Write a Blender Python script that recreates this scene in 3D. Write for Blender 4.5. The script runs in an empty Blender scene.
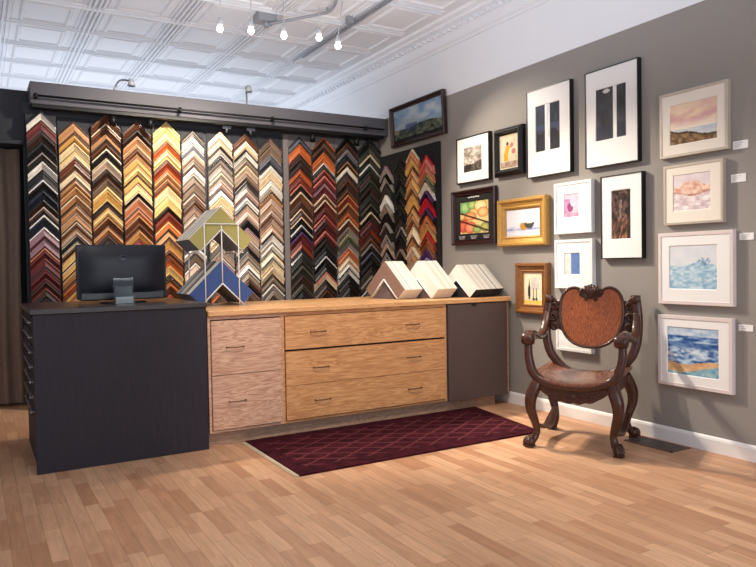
import bpy, math, random
from mathutils import Vector, Matrix
random.seed(7)
C = bpy.context.scene.collection
PI = math.pi

# ------------------------------------------------------------------ camera numbers
FPX, YAW, PITCH, ROLL = 690.15, 30.336, -1.5405, -0.9625
CAM = Vector((0, 0, 1.18))
W, YC, YB, YH = 3.8837, 4.4106, 6.5537, 6.3654
ZC, ZCE = 2.757, 3.386
def cam_axes():
    y, p, r = (math.radians(a) for a in (YAW, PITCH, ROLL))
    fw = Vector((math.sin(y)*math.cos(p), math.cos(y)*math.cos(p), math.sin(p)))
    rt = Vector((math.cos(y), -math.sin(y), 0)); up = rt.cross(fw)
    return rt*math.cos(r)+up*math.sin(r), -rt*math.sin(r)+up*math.cos(r), fw
RT, UP, FW = cam_axes()
def at(px, py, ax, val):                 # where the sight line of a photo pixel meets a world plane
    v = FW + RT*((px-378)/FPX) - UP*((py-283.5)/FPX)
    return CAM + v*((val-CAM[ax])/v[ax])

# ------------------------------------------------------------------ materials
def lin(c):
    return tuple((v/255/12.92 if v/255 <= .04045 else ((v/255+.055)/1.055)**2.4) for v in c) + (1,)
MATS = {}
def new_mat(name):
    m = bpy.data.materials.new(name); m.use_nodes = True
    nt = m.node_tree; b = nt.nodes['Principled BSDF']
    return m, nt, b
def N(nt, t, **kw):
    n = nt.nodes.new(t)
    for k, v in kw.items():
        if k in n.inputs: n.inputs[k].default_value = v
        else: setattr(n, k, v)
    return n
def plain(name, col, rough=.5, metal=0, var=.12, scale=12, bump=0, coat=0, spec=.5):
    if name in MATS: return MATS[name]
    m, nt, b = new_mat(name)
    tc = N(nt, 'ShaderNodeTexCoord'); no = N(nt, 'ShaderNodeTexNoise', Scale=scale, Detail=4)
    nt.links.new(tc.outputs['Object'], no.inputs['Vector'])
    mr = N(nt, 'ShaderNodeMapRange'); mr.inputs['To Min'].default_value = 1-var; mr.inputs['To Max'].default_value = 1+var
    nt.links.new(no.outputs['Fac'], mr.inputs['Value'])
    mx = N(nt, 'ShaderNodeVectorMath', operation='SCALE'); mx.inputs[0].default_value = lin(col)[:3]
    nt.links.new(mr.outputs['Result'], mx.inputs['Scale']); nt.links.new(mx.outputs['Vector'], b.inputs['Base Color'])
    b.inputs['Roughness'].default_value = rough; b.inputs['Metallic'].default_value = metal
    b.inputs['Specular IOR Level'].default_value = spec
    if coat: b.inputs['Coat Weight'].default_value = coat; b.inputs['Coat Roughness'].default_value = .15
    if bump:
        bp = N(nt, 'ShaderNodeBump', Strength=bump, Distance=.01)
        nt.links.new(no.outputs['Fac'], bp.inputs['Height']); nt.links.new(bp.outputs['Normal'], b.inputs['Normal'])
    MATS[name] = m; return m
def wood(name, c1, c2, scale=(1, 12, 12), ring=3.0, rough=.4, bump=.08, dist=2.5, grain=.5):
    if name in MATS: return MATS[name]
    m, nt, b = new_mat(name)
    tc = N(nt, 'ShaderNodeTexCoord'); mp = N(nt, 'ShaderNodeMapping'); mp.inputs['Scale'].default_value = scale
    nt.links.new(tc.outputs['Object'], mp.inputs['Vector'])
    wv = N(nt, 'ShaderNodeTexNoise', Scale=ring, Detail=3, Distortion=dist)
    nt.links.new(mp.outputs['Vector'], wv.inputs['Vector'])
    mp2 = N(nt, 'ShaderNodeMapping'); mp2.inputs['Scale'].default_value = tuple(s*9 for s in scale)
    nt.links.new(tc.outputs['Object'], mp2.inputs['Vector'])
    n2 = N(nt, 'ShaderNodeTexNoise', Scale=ring, Detail=5); nt.links.new(mp2.outputs['Vector'], n2.inputs['Vector'])
    # ring lines: sine of the slow noise
    mu = N(nt, 'ShaderNodeMath', operation='MULTIPLY'); mu.inputs[1].default_value = 60
    nt.links.new(wv.outputs['Fac'], mu.inputs[0])
    sn = N(nt, 'ShaderNodeMath', operation='SINE'); nt.links.new(mu.outputs[0], sn.inputs[0])
    m1 = N(nt, 'ShaderNodeMath', operation='MULTIPLY_ADD'); m1.inputs[1].default_value = .22*grain*2; m1.inputs[2].default_value = 0
    nt.links.new(sn.outputs[0], m1.inputs[0])
    ad = N(nt, 'ShaderNodeMath', operation='ADD'); nt.links.new(m1.outputs[0], ad.inputs[0]); nt.links.new(n2.outputs['Fac'], ad.inputs[1])
    cr = N(nt, 'ShaderNodeValToRGB'); cr.color_ramp.elements[0].color = lin(c1); cr.color_ramp.elements[1].color = lin(c2)
    cr.color_ramp.elements[0].position = .2; cr.color_ramp.elements[1].position = .8
    nt.links.new(ad.outputs[0], cr.inputs['Fac']); nt.links.new(cr.outputs['Color'], b.inputs['Base Color'])
    b.inputs['Roughness'].default_value = rough
    bp = N(nt, 'ShaderNodeBump', Strength=bump, Distance=.005)
    nt.links.new(n2.outputs['Fac'], bp.inputs['Height']); nt.links.new(bp.outputs['Normal'], b.inputs['Normal'])
    MATS[name] = m; return m
def emit(name, col, s):
    m, nt, b = new_mat(name)
    b.inputs['Emission Color'].default_value = lin(col); b.inputs['Emission Strength'].default_value = s
    b.inputs['Base Color'].default_value = lin(col); return m
def glass(name, tint=(235, 240, 240), a=.12):
    m, nt, b = new_mat(name)
    tr = N(nt, 'ShaderNodeBsdfTransparent'); tr.inputs['Color'].default_value = lin(tint)
    gl = N(nt, 'ShaderNodeBsdfGlossy', Roughness=.03)
    lw = N(nt, 'ShaderNodeFresnel'); lw.inputs['IOR'].default_value = 1.5
    mx = N(nt, 'ShaderNodeMixShader'); nt.links.new(lw.outputs[0], mx.inputs[0])
    nt.links.new(tr.outputs[0], mx.inputs[1]); nt.links.new(gl.outputs[0], mx.inputs[2])
    nt.links.new(mx.outputs[0], nt.nodes['Material Output'].inputs['Surface']); return m
def painted(name, rough=.7):
    if name in MATS: return MATS[name]
    m, nt, b = new_mat(name)
    a = N(nt, 'ShaderNodeAttribute', attribute_name='Col'); nt.links.new(a.outputs['Color'], b.inputs['Base Color'])
    b.inputs['Roughness'].default_value = rough; b.inputs['Specular IOR Level'].default_value = .2
    MATS[name] = m; return m

# ------------------------------------------------------------------ mesh builder
class MB:
    def __init__(s): s.v = []; s.f = []; s.m = []; s.sm = []
    def add(s, vs, fs, mi=0, smooth=False):
        o = len(s.v); s.v += [Vector(v) for v in vs]
        for f in fs: s.f.append([i+o for i in f]); s.m.append(mi); s.sm.append(smooth)
    def box(s, a, b, mi=0, c=0.0):
        (x0, y0, z0), (x1, y1, z1) = a, b
        x0, x1 = min(x0, x1), max(x0, x1); y0, y1 = min(y0, y1), max(y0, y1); z0, z1 = min(z0, z1), max(z0, z1)
        c = min(c, (x1-x0)*.45, (y1-y0)*.45, (z1-z0)*.45)
        if c <= 0:
            vs = [(x, y, z) for z in (z0, z1) for y in (y0, y1) for x in (x0, x1)]
            s.add(vs, [(0,2,3,1),(4,5,7,6),(0,1,5,4),(2,6,7,3),(0,4,6,2),(1,3,7,5)], mi); return
        # chamfered box: 24 vertices
        vs = []; idx = {}
        for sx in (0, 1):
            for sy in (0, 1):
                for sz in (0, 1):
                    p = [(x0, x1)[sx], (y0, y1)[sy], (z0, z1)[sz]]
                    inn = [p[0]+(c if sx == 0 else -c), p[1]+(c if sy == 0 else -c), p[2]+(c if sz == 0 else -c)]
                    for ax in range(3):
                        q = list(inn); q[ax] = p[ax]; idx[(sx, sy, sz, ax)] = len(vs); vs.append(q)
        fs = []
        for ax in range(3):
            for sd in (0, 1):
                k = []
                for (a1, b1) in ((0, 0), (1, 0), (1, 1), (0, 1)):
                    t = [0, 0, 0]; t[ax] = sd; o = [i for i in range(3) if i != ax]; t[o[0]] = a1; t[o[1]] = b1
                    k.append(idx[(*t, ax)])
                flip = (sd == 0) ^ (ax == 1)
                fs.append(tuple(reversed(k)) if flip else tuple(k))
        for ax in range(3):                       # edges along ax
            o = [i for i in range(3) if i != ax]
            for a1 in (0, 1):
                for b1 in (0, 1):
                    t0 = [0, 0, 0]; t1 = [0, 0, 0]; t1[ax] = 1
                    for t in (t0, t1): t[o[0]] = a1; t[o[1]] = b1
                    k = (idx[(*t0, o[0])], idx[(*t1, o[0])], idx[(*t1, o[1])], idx[(*t0, o[1])])
                    fs.append(k)
        for sx in (0, 1):
            for sy in (0, 1):
                for sz in (0, 1): fs.append(tuple(idx[(sx, sy, sz, a)] for a in range(3)))
        s.add(vs, fs, mi)
    def prism(s, poly, d, mi=0, org=(0,0,0), U=(1,0,0), V=(0,0,1), Nn=None):
        U, V, org = Vector(U), Vector(V), Vector(org); n = Vector(Nn) if Nn else U.cross(V)
        k = len(poly); a = [org+U*p[0]+V*p[1] for p in poly]; b = [p+n*d for p in a]
        s.add(a+b, [tuple(range(k))[::-1], tuple(range(k, 2*k))]+[(i, (i+1) % k, k+(i+1) % k, k+i) for i in range(k)], mi)
    def sweep(s, path, rad, ref=(0,0,1), n=10, mi=0, sq=2.0, smooth=True, caps=True):
        path = [Vector(p) for p in path]; ref = Vector(ref); rings = []; vs = []; k = len(path)
        for i, p in enumerate(path):
            t = (path[min(i+1, k-1)]-path[max(i-1, 0)]).normalized()
            r = rad[i] if isinstance(rad, list) else rad
            if not isinstance(r, tuple): r = (r, r)
            a = t.cross(ref)
            if a.length < 1e-4: a = t.cross(Vector((1, .3, 0)))
            a.normalize(); b = a.cross(t).normalized()
            for j in range(n):
                an = 2*PI*j/n; cx, sy = math.cos(an), math.sin(an)
                cx = math.copysign(abs(cx)**(2/sq), cx); sy = math.copysign(abs(sy)**(2/sq), sy)
                vs.append(p+a*cx*r[0]+b*sy*r[1])
        fs = [(i*n+j, i*n+(j+1) % n, (i+1)*n+(j+1) % n, (i+1)*n+j) for i in range(k-1) for j in range(n)]
        s.add(vs, fs, mi, smooth)
        if caps:
            s.add([vs[j] for j in range(n)], [tuple(range(n))[::-1]], mi)
            s.add([vs[(k-1)*n+j] for j in range(n)], [tuple(range(n))], mi)
    def cyl(s, a, b, r, n=16, mi=0, r2=None):
        s.sweep([a, b], [r, r if r2 is None else r2], ref=(.31, .17, .93), n=n, mi=mi)
    def lathe(s, prof, org, n=20, mi=0, ax=(0,0,1)):
        ax = Vector(ax).normalized(); u = ax.orthogonal().normalized(); w = ax.cross(u); org = Vector(org)
        vs = [org+ax*h+(u*math.cos(2*PI*j/n)+w*math.sin(2*PI*j/n))*r for r, h in prof for j in range(n)]
        fs = [(i*n+j, i*n+(j+1) % n, (i+1)*n+(j+1) % n, (i+1)*n+j) for i in range(len(prof)-1) for j in range(n)]
        s.add(vs, fs, mi, True)
    def ball(s, c, r, n=14, mi=0, sc=(1,1,1)):
        c = Vector(c); m = n//2; vs = []
        for i in range(m+1):
            th = PI*i/m
            for j in range(n):
                ph = 2*PI*j/n
                vs.append(c+Vector((sc[0]*r*math.sin(th)*math.cos(ph), sc[1]*r*math.sin(th)*math.sin(ph), sc[2]*r*math.cos(th))))
        s.add(vs, [(i*n+j, (i+1)*n+j, (i+1)*n+(j+1) % n, i*n+(j+1) % n) for i in range(m) for j in range(n)], mi, True)
    def data(s, name, mats, org=Vector((0,0,0))):
        me = bpy.data.meshes.new(name); me.from_pydata([tuple(v-org) for v in s.v], [], s.f)
        for m in mats: me.materials.append(m)
        me.polygons.foreach_set('material_index', s.m); me.polygons.foreach_set('use_smooth', s.sm)
        me.validate(); me.update()
        import bmesh
        bm = bmesh.new(); bm.from_mesh(me); bmesh.ops.remove_doubles(bm, verts=bm.verts, dist=1e-6)
        bmesh.ops.recalc_face_normals(bm, faces=bm.faces); bm.to_mesh(me); bm.free()
        return me
def tag(o, label=None, cat=None, group=None, kind=None):
    if label: o['label'] = label
    if cat: o['category'] = cat
    if group: o['group'] = group
    if kind: o['kind'] = kind
    return o
def build(name, mb, mats, parent=None, label=None, local=False):
    """one mesh object; vertices are in world space unless local"""
    if not isinstance(mats, (list, tuple)): mats = [mats]
    if parent is not None:
        org = Vector((0,0,0)) if local else Vector(parent['_org'])
        me = mb.data(name, mats, org); o = bpy.data.objects.new(name, me); o.parent = parent; o['_org'] = tuple(org)
    else:
        xs = [v.x for v in mb.v]; ys = [v.y for v in mb.v]; zs = [v.z for v in mb.v]
        org = Vector(((min(xs)+max(xs))/2, (min(ys)+max(ys))/2, min(zs)))
        if local: org = Vector((0,0,0))
        me = mb.data(name, mats, org); o = bpy.data.objects.new(name, me); o.location = org; o['_org'] = tuple(org)
    C.objects.link(o)
    if label: o['label'] = label
    return o
def thing(name, loc, label, cat, group=None, rz=0):
    o = bpy.data.objects.new(name, None); C.objects.link(o); o.location = loc; o.rotation_euler = (0,0,rz)
    o.empty_display_size = .1; o['_org'] = tuple(loc)
    return tag(o, label, cat, group)
def struct(name, mb, mats):
    o = build(name, mb, mats); o['kind'] = 'structure'; return o
def smooth_path(pts, n=6):
    pts = [Vector(p) for p in pts]; out = []
    for i in range(len(pts)-1):
        p0, p1, p2, p3 = pts[max(i-1,0)], pts[i], pts[i+1], pts[min(i+2,len(pts)-1)]
        for k in range(n):
            t = k/n
            out.append(.5*((2*p1)+(p2-p0)*t+(2*p0-5*p1+4*p2-p3)*t*t+(3*p1-p0-3*p2+p3)*t**3))
    out.append(pts[-1]); return out
def lerp_list(vals, n):                    # same resampling for radii
    out = []
    for i in range(len(vals)-1):
        for k in range(n):
            t = k/n; a, b = vals[i], vals[i+1]
            out.append(tuple(x+(y-x)*t for x, y in zip(a, b)) if isinstance(a, tuple) else a+(b-a)*t)
    out.append(vals[-1]); return out

# ------------------------------------------------------------------ the setting
def floor_mat():
    m, nt, b = new_mat('laminate_strip_floor')
    tc = N(nt, 'ShaderNodeTexCoord'); sp = N(nt, 'ShaderNodeSeparateXYZ'); cb = N(nt, 'ShaderNodeCombineXYZ')
    nt.links.new(tc.outputs['Object'], sp.inputs[0]); nt.links.new(sp.outputs['Y'], cb.inputs['X']); nt.links.new(sp.outputs['X'], cb.inputs['Y'])
    br = N(nt, 'ShaderNodeTexBrick', Scale=1.0)
    br.inputs['Brick Width'].default_value = .40; br.inputs['Row Height'].default_value = .068
    br.inputs['Mortar Size'].default_value = .0012; br.inputs['Mortar Smooth'].default_value = .3
    br.offset = .37; br.offset_frequency = 2; br.squash = .8; br.squash_frequency = 3
    br.inputs['Color1'].default_value = lin((218, 173, 136)); br.inputs['Color2'].default_value = lin((186, 136, 101)); br.inputs['Mortar'].default_value = lin((150, 112, 84))
    nt.links.new(cb.outputs[0], br.inputs['Vector'])
    mp = N(nt, 'ShaderNodeMapping'); mp.inputs['Scale'].default_value = (22, 2.2, 1); nt.links.new(tc.outputs['Object'], mp.inputs['Vector'])
    no = N(nt, 'ShaderNodeTexNoise', Scale=1.6, Detail=7, Distortion=1.2); nt.links.new(mp.outputs[0], no.inputs['Vector'])
    mr = N(nt, 'ShaderNodeMapRange'); mr.inputs['From Min'].default_value = .3; mr.inputs['From Max'].default_value = .7; mr.inputs['To Min'].default_value = .86; mr.inputs['To Max'].default_value = 1.12
    nt.links.new(no.outputs['Fac'], mr.inputs['Value'])
    sc = N(nt, 'ShaderNodeVectorMath', operation='SCALE'); nt.links.new(br.outputs['Color'], sc.inputs[0]); nt.links.new(mr.outputs[0], sc.inputs['Scale'])
    nt.links.new(sc.outputs[0], b.inputs['Base Color']); b.inputs['Roughness'].default_value = .42
    b.inputs['Specular IOR Level'].default_value = .35
    return m
mb = MB(); mb.box((-5, -2.5, -.1), (W+.1, 11, 0)); struct('floor', mb, floor_mat())

M_gray = plain('warm_gray_wall_paint', (150, 145, 139), .75, var=.04, scale=3, spec=.25)
M_white = plain('white_wall_paint', (236, 238, 240), .7, var=.02, scale=2, spec=.2)
mb = MB(); mb.box((W, -2.5, 0), (W+.15, 11, ZC), 0); mb.box((W+.001, -2.5, ZC), (W+.15, 11, ZCE+.05), 1)
struct('wall_right', mb, [M_gray, M_white])
mb = MB()
prof = [(0, 0), (.016, 0), (.016, .075), (.011, .088), (.004, .095), (0, .095)]
mb.prism([(-a, z) for a, z in prof], 6.55+2.5, 0, (W, -2.5, 0), U=(1,0,0), V=(0,0,1), Nn=(0,1,0))
struct('baseboard_right', mb, plain('baseboard_white', (236, 234, 232), .45, var=.02))

# tin ceiling: slab, reeded bands, raised panels
mb = MB(); mb.box((-5, -2.5, ZCE), (W+.1, 11, ZCE+.1))
PX = .69; X0 = .25; PY = .64; Y0 = 6.89
xs = [X0+PX*i for i in range(-8, 6)]; ys = [Y0+PY*i for i in range(-15, 7)]
for x in xs:
    if x > W-.3: continue
    for o, h, w_ in ((-.085, .010, .010), (-.05, .020, .014), (-.012, .026, .018), (.028, .026, .018), (.064, .020, .014), (.098, .010, .010)):
        mb.prism([(-w_*.8, 0), (-w_*.45, -h), (w_*.45, -h), (w_*.8, 0)], 13.4, 0, (x+o, -2.45, ZCE+.001), U=(1,0,0), V=(0,0,1), Nn=(0,1,0))
for y in ys:
    for o, h, w_ in ((-.03, .018, .012), (.010, .028, .020)):
        mb.prism([(-w_*.8, 0), (-w_*.45, -h), (w_*.45, -h), (w_*.8, 0)], 8.55, 0, (-4.95, y+o, ZCE+.001), U=(0,1,0), V=(0,0,1), Nn=(1,0,0))
for i, x in enumerate(xs):
    for y in ys:
        a, b_ = x+.145, x+PX-.135
        if b_ > W-.28: b_ = W-.3
        if b_-a < .1: continue
        c, d = y+.065, y+PY-.07
        for q, (e, z) in enumerate(((0, 0), )):
            L = [(0, 0), (.016, -.018), (.032, -.018), (.044, -.004)]
            vs = []
            for e, z in L: vs += [(a+e, c+e, ZCE+z), (b_-e, c+e, ZCE+z), (b_-e, d-e, ZCE+z), (a+e, d-e, ZCE+z)]
            fs = [(4*k+j, 4*k+(j+1) % 4, 4*k+4+(j+1) % 4, 4*k+4+j) for k in range(3) for j in range(4)]+[(12, 13, 14, 15)]
            mb.add(vs, fs)
M_tin = plain('white_pressed_tin', (226, 229, 233), .45, var=.02, scale=4)
struct('ceiling', mb, M_tin)
mb = MB()
prof = [(0, 3.19), (.02, 3.19), (.022, 3.21), (.045, 3.225), (.05, 3.25), (.075, 3.29), (.115, 3.325), (.15, 3.335), (.155, 3.355), (.2, 3.365), (.215, ZCE+.002), (0, ZCE+.002)]
mb.prism([(-a, z) for a, z in prof], 13.4, 0, (W+.001, -2.45, 0), Nn=(0,1,0))
for k in range(150):
    y = -1+k*.08; mb.box((W-.125, y, 3.285), (W-.085, y+.035, 3.312))
struct('trim_1', mb, plain('cornice_white', (234, 237, 241), .5, var=.02))

# sample wall: dark partition, soffit box over it, side jamb, dark bay to the left
M_dark = plain('charcoal_partition_paint', (44, 45, 52), .6, var=.1)
M_soff = plain('slate_soffit_paint', (84, 83, 90), .6, var=.05, spec=.3)
M_navy = plain('near_black_navy_paint', (24, 27, 37), .65, var=.1)
mb = MB(); mb.box((.40, YB, 0), (W-.001, YB+.1, 2.60)); struct('wall_back', mb, M_dark)
mb = MB(); mb.box((.440, YH, 2.56), (W-.002, YB+.14, 2.742), c=.004); struct('trim_2', mb, M_soff)
mb = MB(); mb.box((.392, YB-.005, 0), (.40, YB+.1, 2.60)); struct('trim_3', mb, M_dark)
mb = MB(); mb.box((-5, 6.56, 2.27), (.44, 6.66, 2.70)); struct('wall_left_bay', mb, M_navy)
mb = MB(); mb.box((-5, 6.49, 2.235), (.391, 6.66, 2.272), c=.004); struct('trim_4', mb, M_navy)
mb = MB(); mb.box((-5, 7.0, 0), (.9, 7.1, 2.6)); struct('wall_added_blocker', mb, M_navy)  # added dark sheet for the doorway void; blocks light beside the curtain
mb = MB(); mb.box((2.735, YB-.03, .4), (2.79, YB, 2.52), c=.003); struct('trim_5', mb, plain('gray_upright_paint', (118, 112, 112), .6))

# ------------------------------------------------------------------ counter
OAK = wood('honey_oak', (178, 120, 74), (220, 168, 116), (.8, 6, 8), 1.2, .4, grain=.35)
OAKP = wood('pinkish_oak', (176, 130, 106), (218, 178, 150), (.9, 6, 6), 1.3, .45, grain=.5)
OAKTOP = wood('oak_worktop', (196, 142, 92), (226, 178, 124), (1.2, 12, 12), 1.4, .3)
OAKK = wood('gray_brown_oak_plinth', (134, 104, 84), (178, 146, 122), (1, 8, 10), 1.6, .6)
ESP = wood('espresso_laminate', (8, 11, 27), (40, 30, 42), (9, 9, .6), 1.4, .6, grain=.14, bump=.03)
ESPT = wood('espresso_top_edge', (30, 22, 22), (60, 42, 36), (1, 14, 14), 1.4, .3)
BRN = plain('chocolate_door_laminate', (84, 68, 66), .5, var=.06)
BRZ = plain('aged_bronze_pull', (104, 76, 58), .4, .6)
INK = plain('shadow_gap_black', (14, 11, 10), .8)
STEEL = plain('brushed_steel', (190, 190, 195), .3, .9)
CB = 5.36                                    # back of the counter
CY = YC
# desk
t = thing('reception_desk', ((.283+1.29)/2, 4.85, 0), 'tall near-black wood-grain desk panel at the left end of the counter', 'desk')
mb = MB(); mb.box((.283, CY, 0), (1.29, CY+.03, .925), c=.002); build('front_panel', mb, ESP, t)
mb = MB(); mb.box((.268, CY-.015, .925), (1.297, CB, .957), c=.004); build('desk_top', mb, ESPT, t)
mb = MB(); mb.box((1.262, CY+.03, 0), (1.29, CB-.02, .925)); build('side_panel', mb, ESP, t)
mb = MB(); mb.box((.30, CY+.03, 0), (.33, CB-.02, .925)); build('side_panel', mb, ESP, t)
for k in range(7):
    z0 = .30+k*.088
    mb = MB(); mb.box((.285, CY+.06, z0), (.31, CB-.06, z0+.08), c=.003); dr = build('drawer', mb, ESP, t)
    mb = MB(); mb.box((.268, CY+.10, z0+.045), (.285, CB-.2, z0+.053), c=.002)
    mb.ball((.268, CY+.10, z0+.049), .007, 8); build('pull', mb, STEEL, dr)
# oak cabinets
XA, XB_, XC_, XD = 1.297, 1.812, 3.195, 3.835
def handle(x, z, parent, L=.115):
    mb = MB(); y = CY-.012
    p = smooth_path([(x-L/2, y, z), (x-L/2, y-.02, z), (x-L*.3, y-.027, z+.001), (x, y-.029, z), (x+L*.3, y-.027, z+.001), (x+L/2, y-.02, z), (x+L/2, y, z)], 3)
    mb.sweep(p, .0036, n=8); mb.ball((x-L/2, y, z), .0055, 8); mb.ball((x+L/2, y, z), .0055, 8)
    build('handle', mb, BRZ, parent)
def cabinet(name, x0, x1, label, oak, drawers, edge=.016):
    t = thing(name, ((x0+x1)/2, CY+.4, 0), label, 'cabinet')
    mb = MB(); y1 = CB-.03
    mb.box((x0, CY+.002, .098), (x0+edge, y1, .862)); mb.box((x1-edge, CY+.002, .098), (x1, y1, .862))
    mb.box((x0+edge, CY+.002, .098), (x1-edge, y1, .112)); mb.box((x0+edge, CY+.002, .84), (x1-edge, y1, .862))
    mb.box((x0+edge, y1-.015, .112), (x1-edge, y1, .84))
    build('carcass', mb, oak, t)
    mb = MB(); mb.box((x0+edge, CY+.03, .112), (x1-edge, CY+.05, .84)); build('inner_shadow_board', mb, INK, t)
    for z0, z1, hs in drawers:
        mb = MB(); mb.box((x0+edge+.004, CY-.012, z0), (x1-edge-.004, CY+.028, z1), c=.002); d = build('drawer', mb, oak, t)
        for hx, hz in hs: handle(hx, hz, d)
    return t
def hp(px, py): p = at(px, py, 1, CY-.03); return p.x, p.z
cabinet('drawer_cabinet', XA, XB_, 'narrow pinkish oak cabinet of two drawers beside the black desk panel', OAKP,
        [(.118, .472, [hp(238.5, 401)]), (.476, .832, [hp(236, 347)])])
cabinet('drawer_cabinet', XB_, XC_, 'wide honey oak cabinet of three drawers in the middle of the counter', OAK,
        [(.118, .352, [hp(324, 399.5), hp(416, 388.5)]), (.355, .592, [hp(322, 367), hp(415, 357)]), (.606, .836, [hp(319, 331.5), hp(413.5, 324.5)])])
t = thing('door_cabinet', ((XC_+XD)/2, CY+.4, 0), 'cabinet with a plain dark brown door at the right end of the counter', 'cabinet')
mb = MB(); mb.box((XC_, CY+.012, .098), (XC_+.012, CB-.03, .862)); mb.box((XD-.022, CY+.0, .098), (XD, CB-.03, .862)); mb.box((XC_+.012, CY+.012, .098), (XD-.022, CB-.03, .11)); mb.box((XC_+.012, CB-.045, .11), (XD-.022, CB-.03, .862)); build('carcass', mb, OAKK, t)
mb = MB(); mb.box((XC_+.014, CY-.012, .092), (XD-.026, CY+.01, .858), c=.002); dd = build('door', mb, BRN, t)
mb = MB(); xm = at(455+.0, 306, 1, CY).x+.18
mb.prism([(-.03, 0), (.03, 0), (.018, -.02), (-.018, -.02)], .004, 0, (xm, CY-.011, .856), Nn=(0,-1,0)); build('finger_notch', mb, INK, dd)
mb = MB(); mb.box((XA, CY-.026, .864), (XD+.012, CB, .90), c=.004)
tag(build('worktop', mb, OAKTOP), 'long pale oak worktop running over the three cabinets to the wall', 'worktop')
mb = MB(); mb.box((XA, CY+.05, 0), (3.72, CY+.07, .097)); mb.box((3.70, CY+.07, 0), (3.72, CB-.1, .097)); mb.box((XA, CB-.12, 0), (3.72, CB-.1, .097))
tag(build('plinth', mb, OAKK), 'weathered gray-brown oak plinth board under the cabinets', 'plinth')

# ------------------------------------------------------------------ rug, vent
def rug_mat():
    m, nt, b = new_mat('wine_lattice_rug')
    tc = N(nt, 'ShaderNodeTexCoord'); sp = N(nt, 'ShaderNodeSeparateXYZ'); nt.links.new(tc.outputs['Object'], sp.inputs[0])
    def M(op, a, b_=None, c=None):
        n = N(nt, 'ShaderNodeMath', operation=op)
        for i, q in enumerate((a, b_, c)):
            if q is None: continue
            if isinstance(q, (int, float)): n.inputs[i].default_value = q
            else: nt.links.new(q, n.inputs[i])
        return n.outputs[0]
    no = N(nt, 'ShaderNodeTexNoise', Scale=9, Detail=3); nt.links.new(tc.outputs['Object'], no.inputs['Vector'])
    u = M('ADD', M('MULTIPLY', sp.outputs['X'], 4.4), M('MULTIPLY', no.outputs['Fac'], .3)); v = M('MULTIPLY', sp.outputs['Y'], 7.0)
    def line(w, th): return M('LESS_THAN', M('ABSOLUTE', M('SUBTRACT', M('FRACT', w), .5)), th)
    l = M('MAXIMUM', line(M('ADD', u, v), .07), line(M('SUBTRACT', u, v), .07))
    inner = M('MULTIPLY', M('LESS_THAN', M('ABSOLUTE', sp.outputs['X']), .86), M('LESS_THAN', M('ABSOLUTE', sp.outputs['Y']), .33))
    n2 = N(nt, 'ShaderNodeTexNoise', Scale=160, Detail=2); nt.links.new(tc.outputs['Object'], n2.inputs['Vector'])
    n3 = N(nt, 'ShaderNodeTexNoise', Scale=14, Detail=4); nt.links.new(tc.outputs['Object'], n3.inputs['Vector'])
    f = M('MULTIPLY', M('MULTIPLY', l, inner), M('MULTIPLY_ADD', n2.outputs['Fac'], 1.3, -.28))
    cr = N(nt, 'ShaderNodeValToRGB'); cr.color_ramp.elements[0].color = lin((40, 15, 22)); cr.color_ramp.elements[1].color = lin((80, 30, 40))
    cr.color_ramp.elements[0].position = .35; cr.color_ramp.elements[1].position = .7
    nt.links.new(M('ADD', M('MULTIPLY', n2.outputs['Fac'], .4), M('MULTIPLY', n3.outputs['Fac'], .6)), cr.inputs['Fac'])
    mx = N(nt, 'ShaderNodeMix', data_type='RGBA'); mx.inputs['B'].default_value = lin((132, 72, 74))
    nt.links.new(f, mx.inputs['Factor']); nt.links.new(cr.outputs['Color'], mx.inputs['A']); nt.links.new(mx.outputs['Result'], b.inputs['Base Color'])
    b.inputs['Roughness'].default_value = .95; b.inputs['Specular IOR Level'].default_value = .05
    bp = N(nt, 'ShaderNodeBump', Strength=.5, Distance=.004); nt.links.new(n2.outputs['Fac'], bp.inputs['Height']); nt.links.new(bp.outputs['Normal'], b.inputs['Normal'])
    return m
t = thing('runner_rug', (2.5, 3.99, 0), 'dark wine red runner rug with a faint pink lattice in front of the cabinets', 'rug')
mb = MB(); mb.prism([(1.545, 3.545), (3.36, 3.545), (3.50, 4.445), (1.545, 4.445)], .012, 0, U=(1,0,0), V=(0,1,0)); pile = build('pile', mb, rug_mat(), t)
FR = plain('cream_fringe', (196, 178, 150), .9, bump=.3, scale=60)
for x0, x1 in ((1.515, 1.548),):
    mb = MB(); mb.box((x0+.012 if x0 < 2 else x0, 3.55, .0005), (x1 if x0 < 2 else x1-.012, 4.44, .006))
    for k in range(58):
        y = 3.553+k*.0153
        a, b_ = (x0, x0+.014) if x0 < 2 else (x1-.014, x1)
        mb.box((a, y, .001), (b_, y+.009, .005))
    build('fringe', mb, FR, t)
t = thing('floor_vent', (3.755, 2.9, 0), 'dark metal floor register beside the baseboard right of the chair', 'vent')
VM = plain('dark_register_metal', (104, 92, 84), .45, .3)
vx0, vx1, vy0, vy1 = 3.655, 3.835, 2.72, 3.08
mb = MB(); mb.box((vx0, vy0, 0), (vx1, vy0+.014, .006)); mb.box((vx0, vy1-.014, 0), (vx1, vy1, .006)); mb.box((vx0, vy0, 0), (vx0+.014, vy1, .006)); mb.box((vx1-.014, vy0, 0), (vx1, vy1, .006)); build('frame', mb, VM, t)
mb = MB(); mb.box((vx0+.014, vy0+.014, .0003), (vx1-.014, vy1-.014, .001)); build('opening', mb, INK, t)
mb = MB()
for k in range(22): y = vy0+.02+k*.0148; mb.box((vx0+.014, y, .001), (vx1-.014, y+.008, .005))
for k in range(1, 3): x = vx0+k*.06; mb.box((x-.003, vy0+.014, .001), (x+.003, vy1-.014, .0055))
build('grille', mb, VM, t)

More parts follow.
